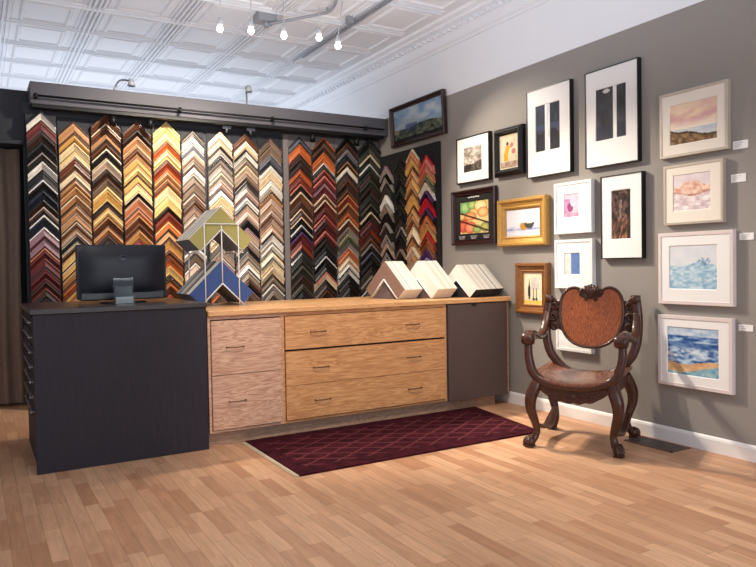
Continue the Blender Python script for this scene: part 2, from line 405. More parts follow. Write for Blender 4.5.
# ------------------------------------------------------------------ moulding corner samples
COL = dict(
 w=((226,222,214),'white'), c=((226,206,172),'cream'), p=((236,208,142),'pale gold'), g=((206,160,88),'gold'), t=((190,140,94),'tan'),
 o=((186,96,42),'orange'), r=((132,52,30),'red-brown'), b=((104,64,42),'brown'), d=((58,38,30),'dark brown'), k=((22,20,22),'black'),
 n=((30,34,50),'navy'), s=((92,94,106),'slate gray'), y=((148,138,130),'gray'), u=((134,114,98),'taupe'), q=((190,164,146),'pinkish tan'),
 m=((98,34,36),'maroon'), v=((146,112,120),'mauve'), e=((206,120,104),'pink'), l=((162,156,104),'olive green'), a=((84,82,66),'gray-green'),
 f=((46,42,38),'charcoal'), h=((38,44,38),'black-green'), i=((196,124,84),'salmon'), j=((196,30,48),'crimson'), x=((86,52,104),'purple'),
 z=((158,148,180),'lavender'))
SM = {k: plain('moulding_'+v[1].replace(' ', '_').replace('-', '_'), v[0], .42, var=.22, scale=30, coat=.15) for k, v in COL.items()}
ORD = ['topmost','second','third','fourth','fifth','sixth','seventh','eighth','ninth','tenth','eleventh','twelfth','thirteenth','fourteenth','fifteenth','sixteenth','seventeenth','eighteenth','nineteenth','twentieth','twenty-first','twenty-second','twenty-third']
def chevron_mb(hw, h, code, org, U, Nn, lean=0, bead=False):
    """a mitred corner: two arms at 45 degrees from the apex; code = lip, body, inner colours"""
    mb = MB(); U, Nn, org = Vector(U), Vector(Nn), Vector(org)
    ks = list(dict.fromkeys(code))
    def P(x, z, d): return org+U*x+Vector((0,0,1))*z+Nn*d
    shape = random.choice((0, 1, 2))
    if shape == 0:   prof = [(0, .0), (0, .040), (.14, .042), (.17, .028), (.34, .032), (.46, .02), (.5, .027), (.8, .014), (.83, .022), (.93, .02), (.95, 0)]
    elif shape == 1: prof = [(0, .0), (0, .03), (.16, .034), (.19, .02), (.32, .034), (.5, .038), (.64, .03), (.78, .016), (.81, .022), (.93, .02), (.95, 0)]
    else:            prof = [(0, .0), (0, .022), (.12, .026), (.15, .014), (.4, .018), (.44, .028), (.66, .038), (.78, .042), (.81, .03), (.93, .03), (.95, 0)]
    band = [0, 0, 0, 1, 1, 1, 1, 1, 2, 2]
    sl = 1.0
    vs = []
    for tt, dd in prof:
        z = -tt*h; d = dd+.004+lean*(1-tt)
        vs += [P(-hw, z-hw*sl, d), P(0, z, d), P(hw, z-hw*sl, d)]
    for i in range(len(prof)-1):
        k = ks.index(code[band[i]])
        mb.add([vs[3*i], vs[3*i+1], vs[3*i+4], vs[3*i+3]], [(0,1,2,3)], k); mb.add([vs[3*i+1], vs[3*i+2], vs[3*i+5], vs[3*i+4]], [(0,1,2,3)], k)
    n = len(prof)
    for q in (0, 2): mb.add([vs[3*i+q] for i in range(n)], [tuple(range(n))], ks.index(code[1]))
    mb.add([vs[0], vs[1], vs[3*n-2], vs[3*n-3]], [(0,1,2,3)], ks.index(code[1])); mb.add([vs[1], vs[2], vs[3*n-1], vs[3*n-2]], [(0,1,2,3)], ks.index(code[1]))
    if bead:
        for sgn in (-1, 1):
            for q in range(7):
                xx = sgn*hw*(q+.5)/7
                mb.ball(P(xx, -abs(xx)-.3*h, .04), .011, 6, len(ks))
        return mb, [SM[k] for k in ks]+[SM['k']]
    return mb, [SM[k] for k in ks]
COLS = [
 (27.5,57,"112kwd 122rmd 133ddk 143kkk 153yfk 162wwk 171kkn 180wkn 191nnk 200kdk 207qdf 215wnn 227wvm 238mvm 248imm 258rmk 268mmm 278mdm 288rdk 298kmd"),
 (59.8,90.8,"122btt 133bgd 143pcl 152pcd 161rbb 171ccb 179btb 187gtd 195ctk 204btt 213qtd 222cbt 229tqb 235ckc 243cbk 250gpb 260cgd 269gtb 278boo 287bgt 296tgb"),
 (92.2,121.8,"115bbd 124cbb 133btd 141dbk 149ckc* 160cqc 169ddb 179bub 187pgp 202kdb 208gpb 217tbd 225btb 232odk 240dkk 248btb 258gtb 268bob 278rbd 288obk"),
 (123.7,151.8,"122bbd 131kdk 137ttc 146tbt 157tgt 166gpg 175kgt 184cpc 192ckt 198qiq 208bit 216tbr 224bbt 231tgb 239rro 250btb 262bgt 274obr 286tob"),
 (153.7,180.8,"122ppp 132ppg 142bot 150tpp 160bro 170otb 179tbo 187pcp 197ppg 207kdr 213rro 222pog 230ktb 239bgt 248tbo 257bot 266gpg 275kbg* 284obk 294rob"),
 (182.3,204.8,"130kyw 136kwy 144wsw 152cqu 160uuk 168www 176auf 185uqu 192kqt 199kbu 206bqb 214uqd 223qcq 233uyu 243kwq 253fuf 263wqw 273quf 283kyw 293fuf"),
 (208.3,232.8,"132cwu 140cqd 148kyw 156kyk* 165uyu 173cyc 181vqv 189kwq 197pcl 205wqf 213uqd 222yuk 231qcq 240cyf 249yqk 258wvy 267kwf 277dby 287bou 296dbd"),
 (234,257.8,"134bbu 142wcd 151kwk 158aua 166cqc 173uud 181ffy 188vqv 196kww 204kqe 212wqv 220kkf 228vqu 238wuq 247kkq 254uyc 262qwf 270wuu 280bku 289buf 297bdb"),
 (259,281.8,"138dub 147uut 155ssf 164kwc 172ccu 181wwc 190utu* 199qqt 208uqb 217bqu 225tqt 233kww 242uwc 250fcw 258aca 267ccd 275fuf 284wyf 291yuf 298fuf"),
 (288.6,311,"137ksk 144ooo 155ddf 164ddd 169ror 177mrb 184ekm 192cbd 201bdr 209cdr 217ckk 225wkn 232xmm 241mrm 249fhf 257hff 266aff 275ddk 284afd 292knk"),
 (312.2,334.8,"138odu 146bdb 153ooi 163whd 170emd 176emv 185vmm 194cbm 200cmb 208bmm 215emb 223kmd 231emf 239fff 247kkk 256wkk 264kkd 272eck 281kdk 290bdk 298dfd"),
 (336.2,357,"138kkk 144bdf 150ysk 156hkk 162tdk 167cwd 173ddb 180bdd 188dbk 195ird 203tbr 211bob 219cbd 227uyu 234lal 241ayc 248eoi 255ici 262cwc 268kwk 275kkd 284dkd 293kdm"),
 (358.3,380,"139hfh 147hah 155chf 164whh 172hdh 180aha 187ddh 195hfd 204aka 212cdf 219dmd 227drd 235dbd 244yfk 252sfk 260kkd 267dfu 276yfd 285wkd 293kfd"),
]
COLNAME = [q+' column from left' for q in ('first','second','third','fourth','fifth','sixth','seventh','eighth','ninth','tenth','eleventh','twelfth','thirteenth')]
GP = plain('gray_backing_board', (104, 100, 102), .7)
def sample(y0, y1, code, x, hw, face, Y, org_z, label, group):
    pass
for ci, (xa, xb, txt) in enumerate(COLS):
    xc = (xa+xb)/2
    wl, wr = at(xa, 200, 1, YB-.02).x, at(xb, 200, 1, YB-.02).x; hw = (wr-wl)/2-.002; wx = (wl+wr)/2
    out = .07 if ci == 0 else .0
    items = txt.split()
    zs = []
    for it in items:
        z = None
        p = at(xc, float(it[:3]), 1, YB-.03-out); zs.append(p.z)
    zs.append(zs[-1]-.09)
    bt = .012+out
    mb = MB(); mb.box((wl-.005, YB-.003-bt, 0), (wr+.005, YB-.003, 2.525 if ci > 8 else 2.50), c=.002)
    o = build('sample_backing_board', mb, GP if ci > 8 else M_navy)
    tag(o, ('gray' if ci > 8 else 'deep charcoal' if ci == 0 else 'charcoal')+' backing board behind the '+COLNAME[ci]+' of corner samples', 'board', 'backing boards of the sample columns')
    for i, it in enumerate(items):
        code = it[3:6]; h = zs[i]-zs[i+1]
        mb, ms = chevron_mb(hw*random.uniform(.985, 1), h*random.uniform(.96, .995), code, (wx, YB-.003-bt+.005, zs[i]), (1,0,0), (0,-1,0), random.uniform(0, .012), '*' in it)
        o = build('moulding_corner_sample', mb, ms)
        main, lip = COL[code[1]][1], COL[code[0]][1]
        desc = main+' corner sample' if main == lip else main+' corner sample with '+lip+' lip'
        tag(o, desc+', '+ORD[i]+(' in ' if i == 0 else ' from top in ')+COLNAME[ci], 'frame sample', 'corner moulding samples on the back wall')
# board on the right wall
BY0, BY1 = 5.40, 6.50
mb = MB(); mb.box((W-.03, BY0, .097), (W-.0015, BY1, 2.352), c=.003)
tag(build('sample_board', mb, plain('black_velvet_board', (20, 20, 22), .9)), 'tall black board of small corner samples on the gray wall by the corner', 'board')
RC = [
 (388, "166vyk 175kyf 184ffk 195www 204yuk 214kkf 223yfk 232fyf 241uqk 250kyf 259yuf"),
 (402.5, "161kkh 172hkk 183khk 194kkk 205hkh 216kfk 227ykk 238kkf 249ukk"),
 (414.5, "149cig 158tgt 167btb 177tgt 186tbt 196ggt 206btb 216tbt 227ccq 237btq 247cqc 256tqt"),
 (428.5, "155jej 165eij 174lal 183cwp 191xkx 199jjj 208xkx 216oib 224tgb 232jrb 241obi 250xxx 258zxz"),
]
RCN = ['leftmost column', 'second column', 'third column', 'rightmost column']
for ci, (px, txt) in enumerate(RC):
    items = txt.split(); zs = [at(px, float(it[:3]), 0, W-.04).z for it in items]; zs.append(zs[-1]-.1); yc = at(px, 200, 0, W-.04).y
    for i, it in enumerate(items):
        code = it[3:6]; h = zs[i]-zs[i+1]
        mb, ms = chevron_mb(.115 if ci != 1 else .10, h*.9, code, (W-.025, yc, zs[i]), (0,1,0), (-1,0,0), .015)
        o = build('moulding_corner_sample', mb, ms); main, lip = COL[code[1]][1], COL[code[0]][1]
        desc = main+' corner sample' if main == lip else main+' corner sample with '+lip+' lip'
        tag(o, desc+', '+ORD[i]+(' in ' if i == 0 else ' from top in ')+RCN[ci]+' of black board', 'frame sample', 'small corner samples on the black board')

# rails in front of the soffit
RAIL = plain('black_rail_steel', (18, 18, 20), .45, .5)
t = thing('hanging_rail', (2.2, YH-.05, 2.6), 'thin black pipe rail on brackets along the slate soffit', 'rail')
zr = .5*(at(36, 98, 1, YH-.05).z+at(385, 127.5, 1, YH-.05).z)
mb = MB(); mb.cyl((.46, YH-.05, zr), (W-.08, YH-.05, zr), .0095, 10); build('pipe', mb, RAIL, t)
for px in (36, 180, 272, 366):
    x = at(px, 110, 1, YH-.05).x
    mb = MB(); mb.cyl((x, YH-.055, zr-.03), (x, YH-.055, zr+.016), .014, 10); mb.cyl((x, YH-.05, zr-.01), (x, YH+.003, zr-.01), .008, 8); build('bracket', mb, RAIL, t)
t = thing('light_track', (2.2, YH+.03, 2.53), 'flat black light track just under the slate soffit', 'track')
mb = MB(); mb.box((.45, YH+.0, 2.527), (W-.05, YH+.05, 2.56), c=.004); build('track_bar', mb, RAIL, t)
for k, (px, py) in enumerate(((112, 117), (149, 121), (311, 137), (355, 141))):
    p = at(px, py, 1, YH+.06)
    t = thing('track_spotlight', (p.x, YH+.03, 2.5), ['small black track spotlight between the third and fourth sample columns','small black track spotlight at the top of the fifth sample column','small black track spotlight between tenth and eleventh sample columns','small black track spotlight nearest the corner of the sample wall'][k], 'spotlight', 'black spotlights on the soffit track')
    mb = MB(); mb.cyl((p.x, YH+.03, 2.49), (p.x, YH+.03, 2.53), .012, 10); build('stem', mb, RAIL, t)
    mb = MB(); mb.cyl((p.x, YH+.01, 2.515), (p.x, YH+.03, 2.435), .024, 14, r2=.03); build('lamp_head', mb, RAIL, t)
for k, px in enumerate((227, 251)):
    p = at(px, 130, 1, YH+.06)
    mb = MB(); mb.box((p.x-.045, YH+.055, 2.50), (p.x+.045, YH+.075, 2.535), c=.006); mb.cyl((p.x, YH+.07, 2.47), (p.x, YH+.07, 2.51), .01, 8)
    tag(build('rail_clip', mb, plain('dull_silver', (120, 124, 134), .35, .7)), ['small silver clip under the track above the seventh sample column', 'small silver clip under the track above the eighth sample column'][k], 'clip', 'silver clips under the track')
# gooseneck lamps standing on the partition
LM = plain('gray_lamp_metal', (120, 124, 128), .4, .6); LW = plain('pale_gray_lamp_shade', (168, 174, 178), .4)
for k, (bx, by, hx, hy) in enumerate(((113, 92, 131, 84), (246, 105, 248, 90))):
    bx_ = at(bx, by, 1, 6.6).x; h = at(hx, hy, 1, 6.55)
    t = thing('clip_lamp', (bx_, 6.6, 2.742), ['small gray gooseneck lamp standing on the partition top, left one', 'small pale clip lamp on the partition top, right one'][k], 'lamp', 'small lamps on top of the partition')
    mb = MB(); mb.cyl((bx_, 6.6, 2.742), (bx_, 6.6, 2.752), .035, 14); build('base', mb, LM, t)
    mb = MB(); mb.sweep(smooth_path([(bx_, 6.6, 2.75), (bx_+.01, 6.6, 2.80), (bx_+(h.x-bx_)*.4, 6.59, h.z+.03), (h.x, 6.56, h.z+.03)], 5), .009, n=8); build('arm', mb, LM, t)
    mb = MB(); mb.lathe([(.0, .03), (.02, .028), (.026, .0), (.036, -.035), (.03, -.034), (.02, 0), (0, .012)], (h.x, 6.53, h.z+.01), 16); build('lamp_shade', mb, LW, t)

# curtain at the left
mb = MB(); n = 90; x0, x1 = -1.3, .362
rows = 14; vs = []
for r in range(rows+1):
    z = 2.235-(2.235-.03)*r/rows
    for i in range(n+1):
        u = i/n; a = .022+.012*(r/rows)
        y = 6.78+a*math.sin(u*2*PI*15+.4*math.sin(r*.35+u*9))+.01*math.sin(u*61+r*.2)
        vs.append((x0+(x1-x0)*u+.01*math.sin(r*.5+u*20), y, z))
mb.add(vs, [(r*(n+1)+i, r*(n+1)+i+1, (r+1)*(n+1)+i+1, (r+1)*(n+1)+i) for r in range(rows) for i in range(n)], 0, True)
tag(build('curtain', mb, plain('brown_curtain_cloth', (124, 104, 90), .85, var=.18, scale=25)), 'brown-gray curtain hanging to the floor at the left edge of the shop', 'curtain')

# ------------------------------------------------------------------ framed pictures
def h2(i, j, s):
    n = (i*374761393+j*668265263+s*974634777) & 0xffffffff; n = ((n ^ (n >> 13))*1274126177) & 0xffffffff
    return ((n ^ (n >> 16)) & 0xffff)/65535
def vn(x, y, s=0):
    i, j = math.floor(x), math.floor(y); a, b = x-i, y-j; a = a*a*(3-2*a); b = b*b*(3-2*b)
    return (h2(i,j,s)*(1-a)+h2(i+1,j,s)*a)*(1-b)+(h2(i,j+1,s)*(1-a)+h2(i+1,j+1,s)*a)*b
def fbm(x, y, s=0): return (vn(x,y,s)+.5*vn(2*x,2*y,s+1)+.25*vn(4*x,4*y,s+2))/1.75
def mix(a, b, t): t = max(0, min(1, t)); return tuple(p+(q-p)*t for p, q in zip(a, b))
def ell(u, v, cu, cv, ru, rv): return ((u-cu)/ru)**2+((v-cv)/rv)**2 < 1
def art_sky_reflect(u, v):
    c = mix((158,190,228), (250,250,252), fbm(u*5, v*5, 1)*2-.35)  # print tones lightened to carry the glass pane's reflections
    hz = .60+.08*math.sin(u*7)*.5
    if v > hz: c = mix((66,80,80), (206,196,160), fbm(u*14, v*10, 3)*1.6-.3)
    if .5 < v < .75 and .25 < u < .5: c = mix(c, (74,98,160), .55)
    if v > .9: c = mix(c, (26,26,30), .7)
    return c
def art_sepia(u, v):
    c = mix((214,206,192), (110,98,86), fbm(u*7, v*9, 5)*1.9-.6)
    if v > .72-.15*u: c = mix((58,50,44), (150,138,120), fbm(u*9, v*9, 6)*1.3-.4)
    if ell(u, v, .5, .5, .22, .2): c = mix((226,218,204), (120,108,98), fbm(u*13, v*13, 7)*1.5-.4)
    if ell(u, v, .2, .82, .22, .14): c = (52,46,42)
    return c
def art_yellow(u, v):
    c = mix((238,228,200), (214,196,166), fbm(u*4, v*5, 9))
    if abs(u-.36-.08*math.sin(v*7)) < .12 and .3 < v < .78: c = mix((228,188,44), (200,150,40), fbm(u*9, v*9, 2))
    if ell(u, v, .62, .3, .09, .08) or ell(u, v, .72, .5, .12, .09): c = (206,128,118)
    if ell(u, v, .38, .24, .07, .06): c = (90,64,50)
    if v > .8: c = mix((120,84,70), (220,200,178), fbm(u*10, v*8, 4))
    return c
def art_carnival(u, v):
    c = mix((232,190,110), (246,224,168), fbm(u*4, v*4, 12)*1.4-.2)
    for cu, cv, ru, rv, a, b_ in ((.18,.18,.2,.2,(70,136,84),(170,206,130)), (.44,.12,.16,.12,(110,160,90),(190,210,130)), (.72,.16,.2,.15,(240,206,120),(250,232,180)), (.8,.36,.18,.14,(222,150,80),(246,206,140)), (.12,.74,.18,.2,(200,60,44),(232,120,90)), (.36,.8,.2,.17,(216,84,60),(244,160,120)), (.36,.46,.2,.12,(226,120,70),(240,180,120)), (.6,.86,.14,.12,(112,150,76),(176,196,110)), (.86,.82,.14,.13,(126,156,86),(206,196,110))):
        q = ((u-cu)/ru)**2+((v-cv)/rv)**2
        if q < 1: c = mix(b_, a, q*1.1-.1+.4*fbm(u*12, v*12, 13)-.2)
        elif q < 1.25: c = mix(c, (120,70,44), .5)
    for k in (.36, .60):
        if abs(v-k-.36*u+.02) < .028: c = (74,42,28)
    return c
def art_bowls(u, v):
    c = mix((240,238,240), (226,228,238), fbm(u*3, v*3, 15))
    if v > .62: c = mix((196,204,226), (238,238,242), fbm(u*6, v*5, 16))
    if .72 < v < .8: c = mix((120,136,180), c, fbm(u*7, 2, 17))
    if ell(u, v, .52, .62, .11, .17) and v > .5: c = (196,140,62)
    if ell(u, v, .68, .5, .15, .24) and v > .5: c = (70,76,74)
    if ell(u, v, .68, .5, .13, .035): c = (226,228,226)
    return c
def art_figures(u, v):
    c = mix((240,226,196), (226,206,168), fbm(u*4, v*4, 20))
    if ell(u, v, .28, .62, .07, .26) or ell(u, v, .28, .42, .03, .22): c = (34,34,38)
    if abs(u-.62) < .22 and .15 < v < .55: c = mix((178,168,160), (224,216,206), fbm(u*12, v*8, 21))
    for q in (.52, .68):
        if abs(u-q) < .035 and .5 < v < .86: c = (120,112,106)
        if ell(u, v, q, .86, .07, .05): c = (70,66,64)
    if v > .9: c = (226,188,92)
    return c
def art_falls(u, v):
    gap = (.42, .58)
    if gap[0]-.02 < u < gap[1]+.02: 
        return mix((238,240,242), (158,162,170), 1.3*fbm(u*20, v*6, 22)-.5) if abs(u-.51) < .06 else (244,244,244)
    c = mix((46,50,60), (84,90,108), fbm(u*3, v*3, 23)*1.2-.2)
    if v > .55+.08*math.sin(u*8): c = mix((64,62,66), (40,40,48), fbm(u*5, v*9, 24))
    if .42 < v < .55: c = mix(c, (84,96,128), .5)
    return c
def art_panels(u, v):
    if .58 < u < .69: return mix((244,244,242), (200,200,196), fbm(u*20, v*5, 26)*.7-.2)
    c = mix((58,56,56), (86,86,92), fbm(u*4, v*3, 27)*1.2-.2)
    if ell(u, v, .36, .07, .12, .035): c = (214,210,204)
    if v > .7: c = mix(c, (52,56,74), .5)
    return c
def art_pink(u, v):
    c = mix((220,178,202), (242,214,228), fbm(u*5, v*5, 30))
    if u < .42 and v > .22: c = mix((186,110,158), (226,170,204), fbm(u*8, v*8, 31)*1.4-.2)
    if ell(u, v, .42, .56, .2, .2): c = mix((112,48,92), (170,90,140), fbm(u*9, v*9, 32))
    if ell(u, v, .66, .36, .24, .2) : c = mix((246,226,236), (214,170,200), fbm(u*6, v*6, 29))
    if v > .8: c = mix((176,104,146), (236,200,218), fbm(u*7, v*4, 31))
    return c
def art_blue(u, v):
    if u < .42: return mix((238,232,228), (214,190,178), fbm(u*9, v*9, 33)*1.2-.3)
    return mix((74,106,166), (122,150,196), fbm(u*6, v*5, 34))
def art_pale(u, v): return mix((226,226,232), (180,186,204), fbm(u*5, v*5, 36))
def art_bark(u, v):
    c = mix((38,29,28), (126,96,86), fbm(u*9+v*3, v*15-u*4, 38)*1.9-.55)
    if abs(u-.47-.03*math.sin(v*9)) < .06 and .2 < v < .64: c = mix(c, (160,138,130), .65*fbm(u*20, v*9, 37)+.25)
    if v > .58: c = mix(c, mix((58,40,34), (186,130,98), fbm((u+v)*14, (u-v)*5, 36)*2.2-.7), .8)
    if u > .82: c = mix(c, (34,26,26), .6)
    return c
def art_sunset(u, v):
    t = fbm(u*4, v*8+u*1.5, 40)
    c = mix((246,226,184), (220,172,170), t*2.2-.6)
    if v < .22: c = mix(c, (236,208,190), .5)
    if v > .40: c = mix(c, (246,232,212), min(1, (v-.40)*5))
    if v > .63: c = mix((172,190,202), (228,228,224), fbm(u*8, v*22, 41))
    hill = .60+.25*u**.8+.02*math.sin(u*11)
    if v > hill: c = mix((84,62,46), (176,142,100), fbm(u*18, v*16, 42)*1.5-.25)
    if hill < v < hill+.05: c = mix(c, (58,46,38), .6)
    return c
def art_rock(u, v):
    c = mix((242,234,230), (216,202,206), fbm(u*5, v*5, 44)*1.4-.2)
    top = .36-.17*math.exp(-((u-.52)/.3)**2)+.09*(fbm(u*11, 1, 45)-.5)
    bot = .56-.05*math.cos(u*6)
    if top < v < bot: c = mix((206,146,118), (242,216,198), fbm(u*12, v*12, 46)*1.9-.4)
    if bot-.05 < v < bot+.02: c = mix((168,112,92), c, fbm(u*14, 2, 47)*1.3-.2)
    if v > bot: c = mix((198,176,182), (248,242,238), fbm(u*9, v*18, 48)*2-.5)
    return c
def art_wave(u, v):
    c = mix((206,214,222), (228,228,230), fbm(u*5, v*5, 50))
    hz = .44+.05*math.sin(u*7)+.05*(fbm(u*12, 3, 49)-.5)
    if v > hz: c = mix((132,176,202), (216,230,236), fbm(u*11+v*3, v*20, 51)*1.8-.4)
    if ell(u+.3*(v-.38), v, .72, .38, .13, .1) and fbm(u*20, v*20, 52) > .4: c = mix((86,128,162), (170,200,216), fbm(u*30, v*30, 53))
    if v > .78 and u > .7: c = mix(c, (70,128,168), .45*fbm(u*14, v*14, 54))
    return c
def art_surf(u, v):
    c = mix((138,170,198), (214,224,232), fbm(u*9, v*16, 54)*1.6-.3)
    if v > .17:
        w_ = fbm(u*7+2*v, v*20, 55)
        c = mix((34,76,142), (188,212,230), w_*2.4-.75)
    if .30 < v < .42: c = mix(c, (30,66,132), .5)
    if .44 < v < .68: c = mix(c, (236,240,242), max(0, fbm(u*13, v*22, 57)*2-.75))
    sand = .70+.05*math.sin(u*5)+.03*fbm(u*14, 2, 56)
    if v > sand: c = mix((198,150,102), (234,204,164), fbm(u*8, v*16, 58)*1.5-.25)
    if v > sand+.10+.10*(1-u): c = mix((84,142,172), (176,204,206), fbm(u*10, v*14, 59)*1.6-.3)
    return c
M_art = painted('painted_paper', .75); M_matw = plain('white_mat_board', (240, 239, 236), .8, var=.01); M_matk = plain('black_mat_board', (20, 17, 18), .8, var=.05)
M_matc = plain('cream_mat_board', (238, 230, 216), .8, var=.015)
F_blk = plain('black_frame_lacquer', (16, 15, 16), .35); F_mar = wood('dark_mahogany_frame', (34, 16, 16), (62, 28, 26), (10, 10, 10), 1, .3)
F_gold = plain('gilt_frame_leaf', (198, 154, 80), .42, .3, var=.2, scale=40, bump=.1); F_gold2 = wood('bronze_gilt_frame', (104, 62, 26), (152, 98, 46), (12, 12, 12), 1.2, .35)
F_wht = plain('white_frame_lacquer', (238, 237, 235), .45, var=.01); F_slv = plain('champagne_frame', (196, 186, 172), .4, .35, var=.06); F_wash = plain('whitewashed_frame', (222, 210, 206), .6, var=.05, scale=30)
F_brn = wood('brown_black_frame', (26, 18, 18), (66, 40, 34), (10, 10, 10), 1, .35); F_lin = plain('cream_slip', (226, 214, 184), .6)
GLASS = glass('picture_glass')
def picture(label, ya, yb, zb, zt, fw, frame_m, prof, mat_m, pr, fn, dep=.035, res=(44, 44), extra=None, lean=0, pane=False, name='framed_picture', cat='picture', slip=None):
    """ya = edge farther down the wall (left in the photo), yb = nearer edge"""
    t = thing(name, (W, (ya+yb)/2, zb), label, cat)
    wd, ht = ya-yb, zt-zb
    def P(u, v, d): return (W-d-lean*(1-v), ya-u*wd, zt-v*ht)         # u right, v down, 0..1
    mb = MB(); au, av = fw/wd, fw/ht
    pts = [(0, .002)]+[(a, b*dep) for a, b in prof]+[(1, .004)]
    vs = []
    for a, d in pts: vs += [P(au*a, av*a, d), P(1-au*a, av*a, d), P(1-au*a, 1-av*a, d), P(au*a, 1-av*a, d)]
    k = len(pts); mb.add(vs, [(4*i+j, 4*i+(j+1) % 4, 4*i+4+(j+1) % 4, 4*i+4+j) for i in range(k-1) for j in range(4)])
    mb.add([P(0,0,.002), P(1,0,.002), P(1,1,.002), P(0,1,.002)], [(0,1,2,3)])
    build('frame', mb, frame_m, t)
    u0, u1, v0, v1 = pr
    d = dep*(.76 if prof is FLAT else .35)
    e = .0015
    def rect(mb, a0, a1, b0, b1, d): mb.add([P(a0,b0,d), P(a1,b0,d), P(a1,b1,d), P(a0,b1,d)], [(0,1,2,3)])
    if mat_m:
        mb = MB(); su, sv = .004/wd, .004/ht
        O = [P(au*.9,av*.9,d+.004), P(1-au*.9,av*.9,d+.004), P(1-au*.9,1-av*.9,d+.004), P(au*.9,1-av*.9,d+.004)]
        I = [P(u0,v0,d+.004), P(u1,v0,d+.004), P(u1,v1,d+.004), P(u0,v1,d+.004)]; B = [P(u0+su,v0+sv,d), P(u1-su,v0+sv,d), P(u1-su,v1-sv,d), P(u0+su,v1-sv,d)]
        mb.add(O+I+B, [(j, (j+1) % 4, 4+(j+1) % 4, 4+j) for j in range(4)]+[(4+j, 4+(j+1) % 4, 8+(j+1) % 4, 8+j) for j in range(4)])
        build('mat_board', mb, mat_m, t)
    if slip:
        mb = MB(); sw = slip[1]; q = (sw/wd, sw/ht)
        O = [P(u0-q[0],v0-q[1],d+.006), P(u1+q[0],v0-q[1],d+.006), P(u1+q[0],v1+q[1],d+.006), P(u0-q[0],v1+q[1],d+.006)]; I = [P(u0,v0,d+.001), P(u1,v0,d+.001), P(u1,v1,d+.001), P(u0,v1,d+.001)]
        mb.add(O+I, [(j, (j+1) % 4, 4+(j+1) % 4, 4+j) for j in range(4)]); build('slip', mb, slip[0], t)
    # the print: a fine grid painted per vertex
    nx, ny = res; me = bpy.data.meshes.new('print'); org = Vector(t['_org'])
    vs = [tuple(Vector(P(u0+(u1-u0)*i/nx, v0+(v1-v0)*j/ny, d-.0005))-org) for j in range(ny+1) for i in range(nx+1)]
    me.from_pydata(vs, [], [(j*(nx+1)+i, (j+1)*(nx+1)+i, (j+1)*(nx+1)+i+1, j*(nx+1)+i+1) for j in range(ny) for i in range(nx)])
    ca = me.color_attributes.new('Col', 'FLOAT_COLOR', 'POINT'); buf = []
    for j in range(ny+1):
        for i in range(nx+1): buf += lin(fn(i/nx, j/ny))
    ca.data.foreach_set('color', buf); me.materials.append(M_art); me.update()
    o = bpy.data.objects.new('print', me); C.objects.link(o); o.parent = t; o['_org'] = tuple(org)
    if pane:
        mb = MB(); rect(mb, au*.9, 1-au*.9, av*.9, 1-av*.9, d+.008); build('glass_pane', mb, GLASS, t)
    if extra: extra(t, P, d+.0045)
    return t
FLAT = [(0, .9), (.08, 1), (.9, 1), (1, .85)]
SCOOP = [(0, .8), (.1, 1), (.28, 1), (.4, .72), (.75, .55), (.85, .68), (.95, .62), (1, .4)]
RAISE = [(0, .6), (.12, .72), (.35, .95), (.5, 1), (.62, .9), (.72, .6), (.9, .5), (1, .38)]
picture('landscape of cloudy sky in a dark frame, hung highest by the corner', 6.24, 5.287, 2.408, 2.817, .045, F_brn, SCOOP, None, (.05, .95, .11, .89), art_sky_reflect, .05, (90, 50), pane=True, lean=.02)
picture('small sepia sketch in white mat and thin black frame, left of the figure picture', 5.118, 4.651, 1.901, 2.316, .013, F_blk, FLAT, M_matw, (.21, .77, .23, .77), art_sepia)
picture('small yellow figure picture in a thick black frame, above the gilt still life', 4.578, 4.230, 1.903, 2.300, .062, F_blk, RAISE, None, (.19, .81, .17, .83), art_yellow, .06, slip=(F_lin, .008))
def captions(t, P, d):
    mb = MB()
    def dash(u0, u1, v, h):
        mb.add([P(u0,v,d), P(u1,v,d), P(u1,v+h,d), P(u0,v+h,d)], [(0,1,2,3)])
    for a, b_, v in ((.37,.42,.128),(.43,.47,.124),(.48,.53,.128),(.54,.58,.124),(.59,.63,.128)): dash(a, b_, v, .022)
    for c in (.22, .5, .78):
        for k in range(3): dash(c-.075+.01*k, c+.075-.012*k, .838+.022*k, .007)
    build('lettering', mb, plain('faded_white_ink', (210, 204, 196), .8), t)
picture('colourful green and orange print on black mat in a dark red-brown frame', 5.200, 4.583, 1.346, 1.841, .05, F_mar, SCOOP, M_matk, (.17, .83, .21, .80), art_carnival, .045, (56, 50), captions)
picture('still life of bowls in a wide gilt frame', 4.540, 3.968, 1.315, 1.704, .082, F_gold, SCOOP, None, (.15, .85, .235, .79), art_bowls, .055, (60, 36), slip=(F_gold, .012))
picture('tall black-framed print of two narrow dark panels, left of the larger one', 4.178, 3.710, 1.850, 2.535, .007, F_blk, FLAT, M_matw, (.20, .76, .19, .72), art_falls, .04, (60, 50))
picture('largest tall black-framed print of two dark panels, highest on the gray wall', 3.568, 3.106, 1.847, 2.533, .007, F_blk, FLAT, M_matw, (.20, .78, .20, .735), art_panels, .04, (60, 50))
picture('small pink print in a plain white frame, below the tall panel prints', 3.885, 3.515, 1.390, 1.774, .022, F_wht, FLAT, M_matw, (.26, .66, .23, .69), art_pink, .04)
picture('small blue print in a plain white frame, directly under the pink one', 3.884, 3.510, .980, 1.345, .022, F_wht, FLAT, M_matw, (.25, .67, .27, .72), art_blue, .04)
picture('white-framed picture partly hidden behind the back of the carved chair', 3.878, 3.526, .508, .887, .022, F_wht, FLAT, M_matw, (.26, .66, .25, .66), art_pale, .04)
picture('tall black-framed print of brown streaked bark, above the chair', 3.430, 3.077, 1.195, 1.775, .007, F_blk, FLAT, M_matw, (.25, .72, .18, .77), art_bark, .04, (40, 60))
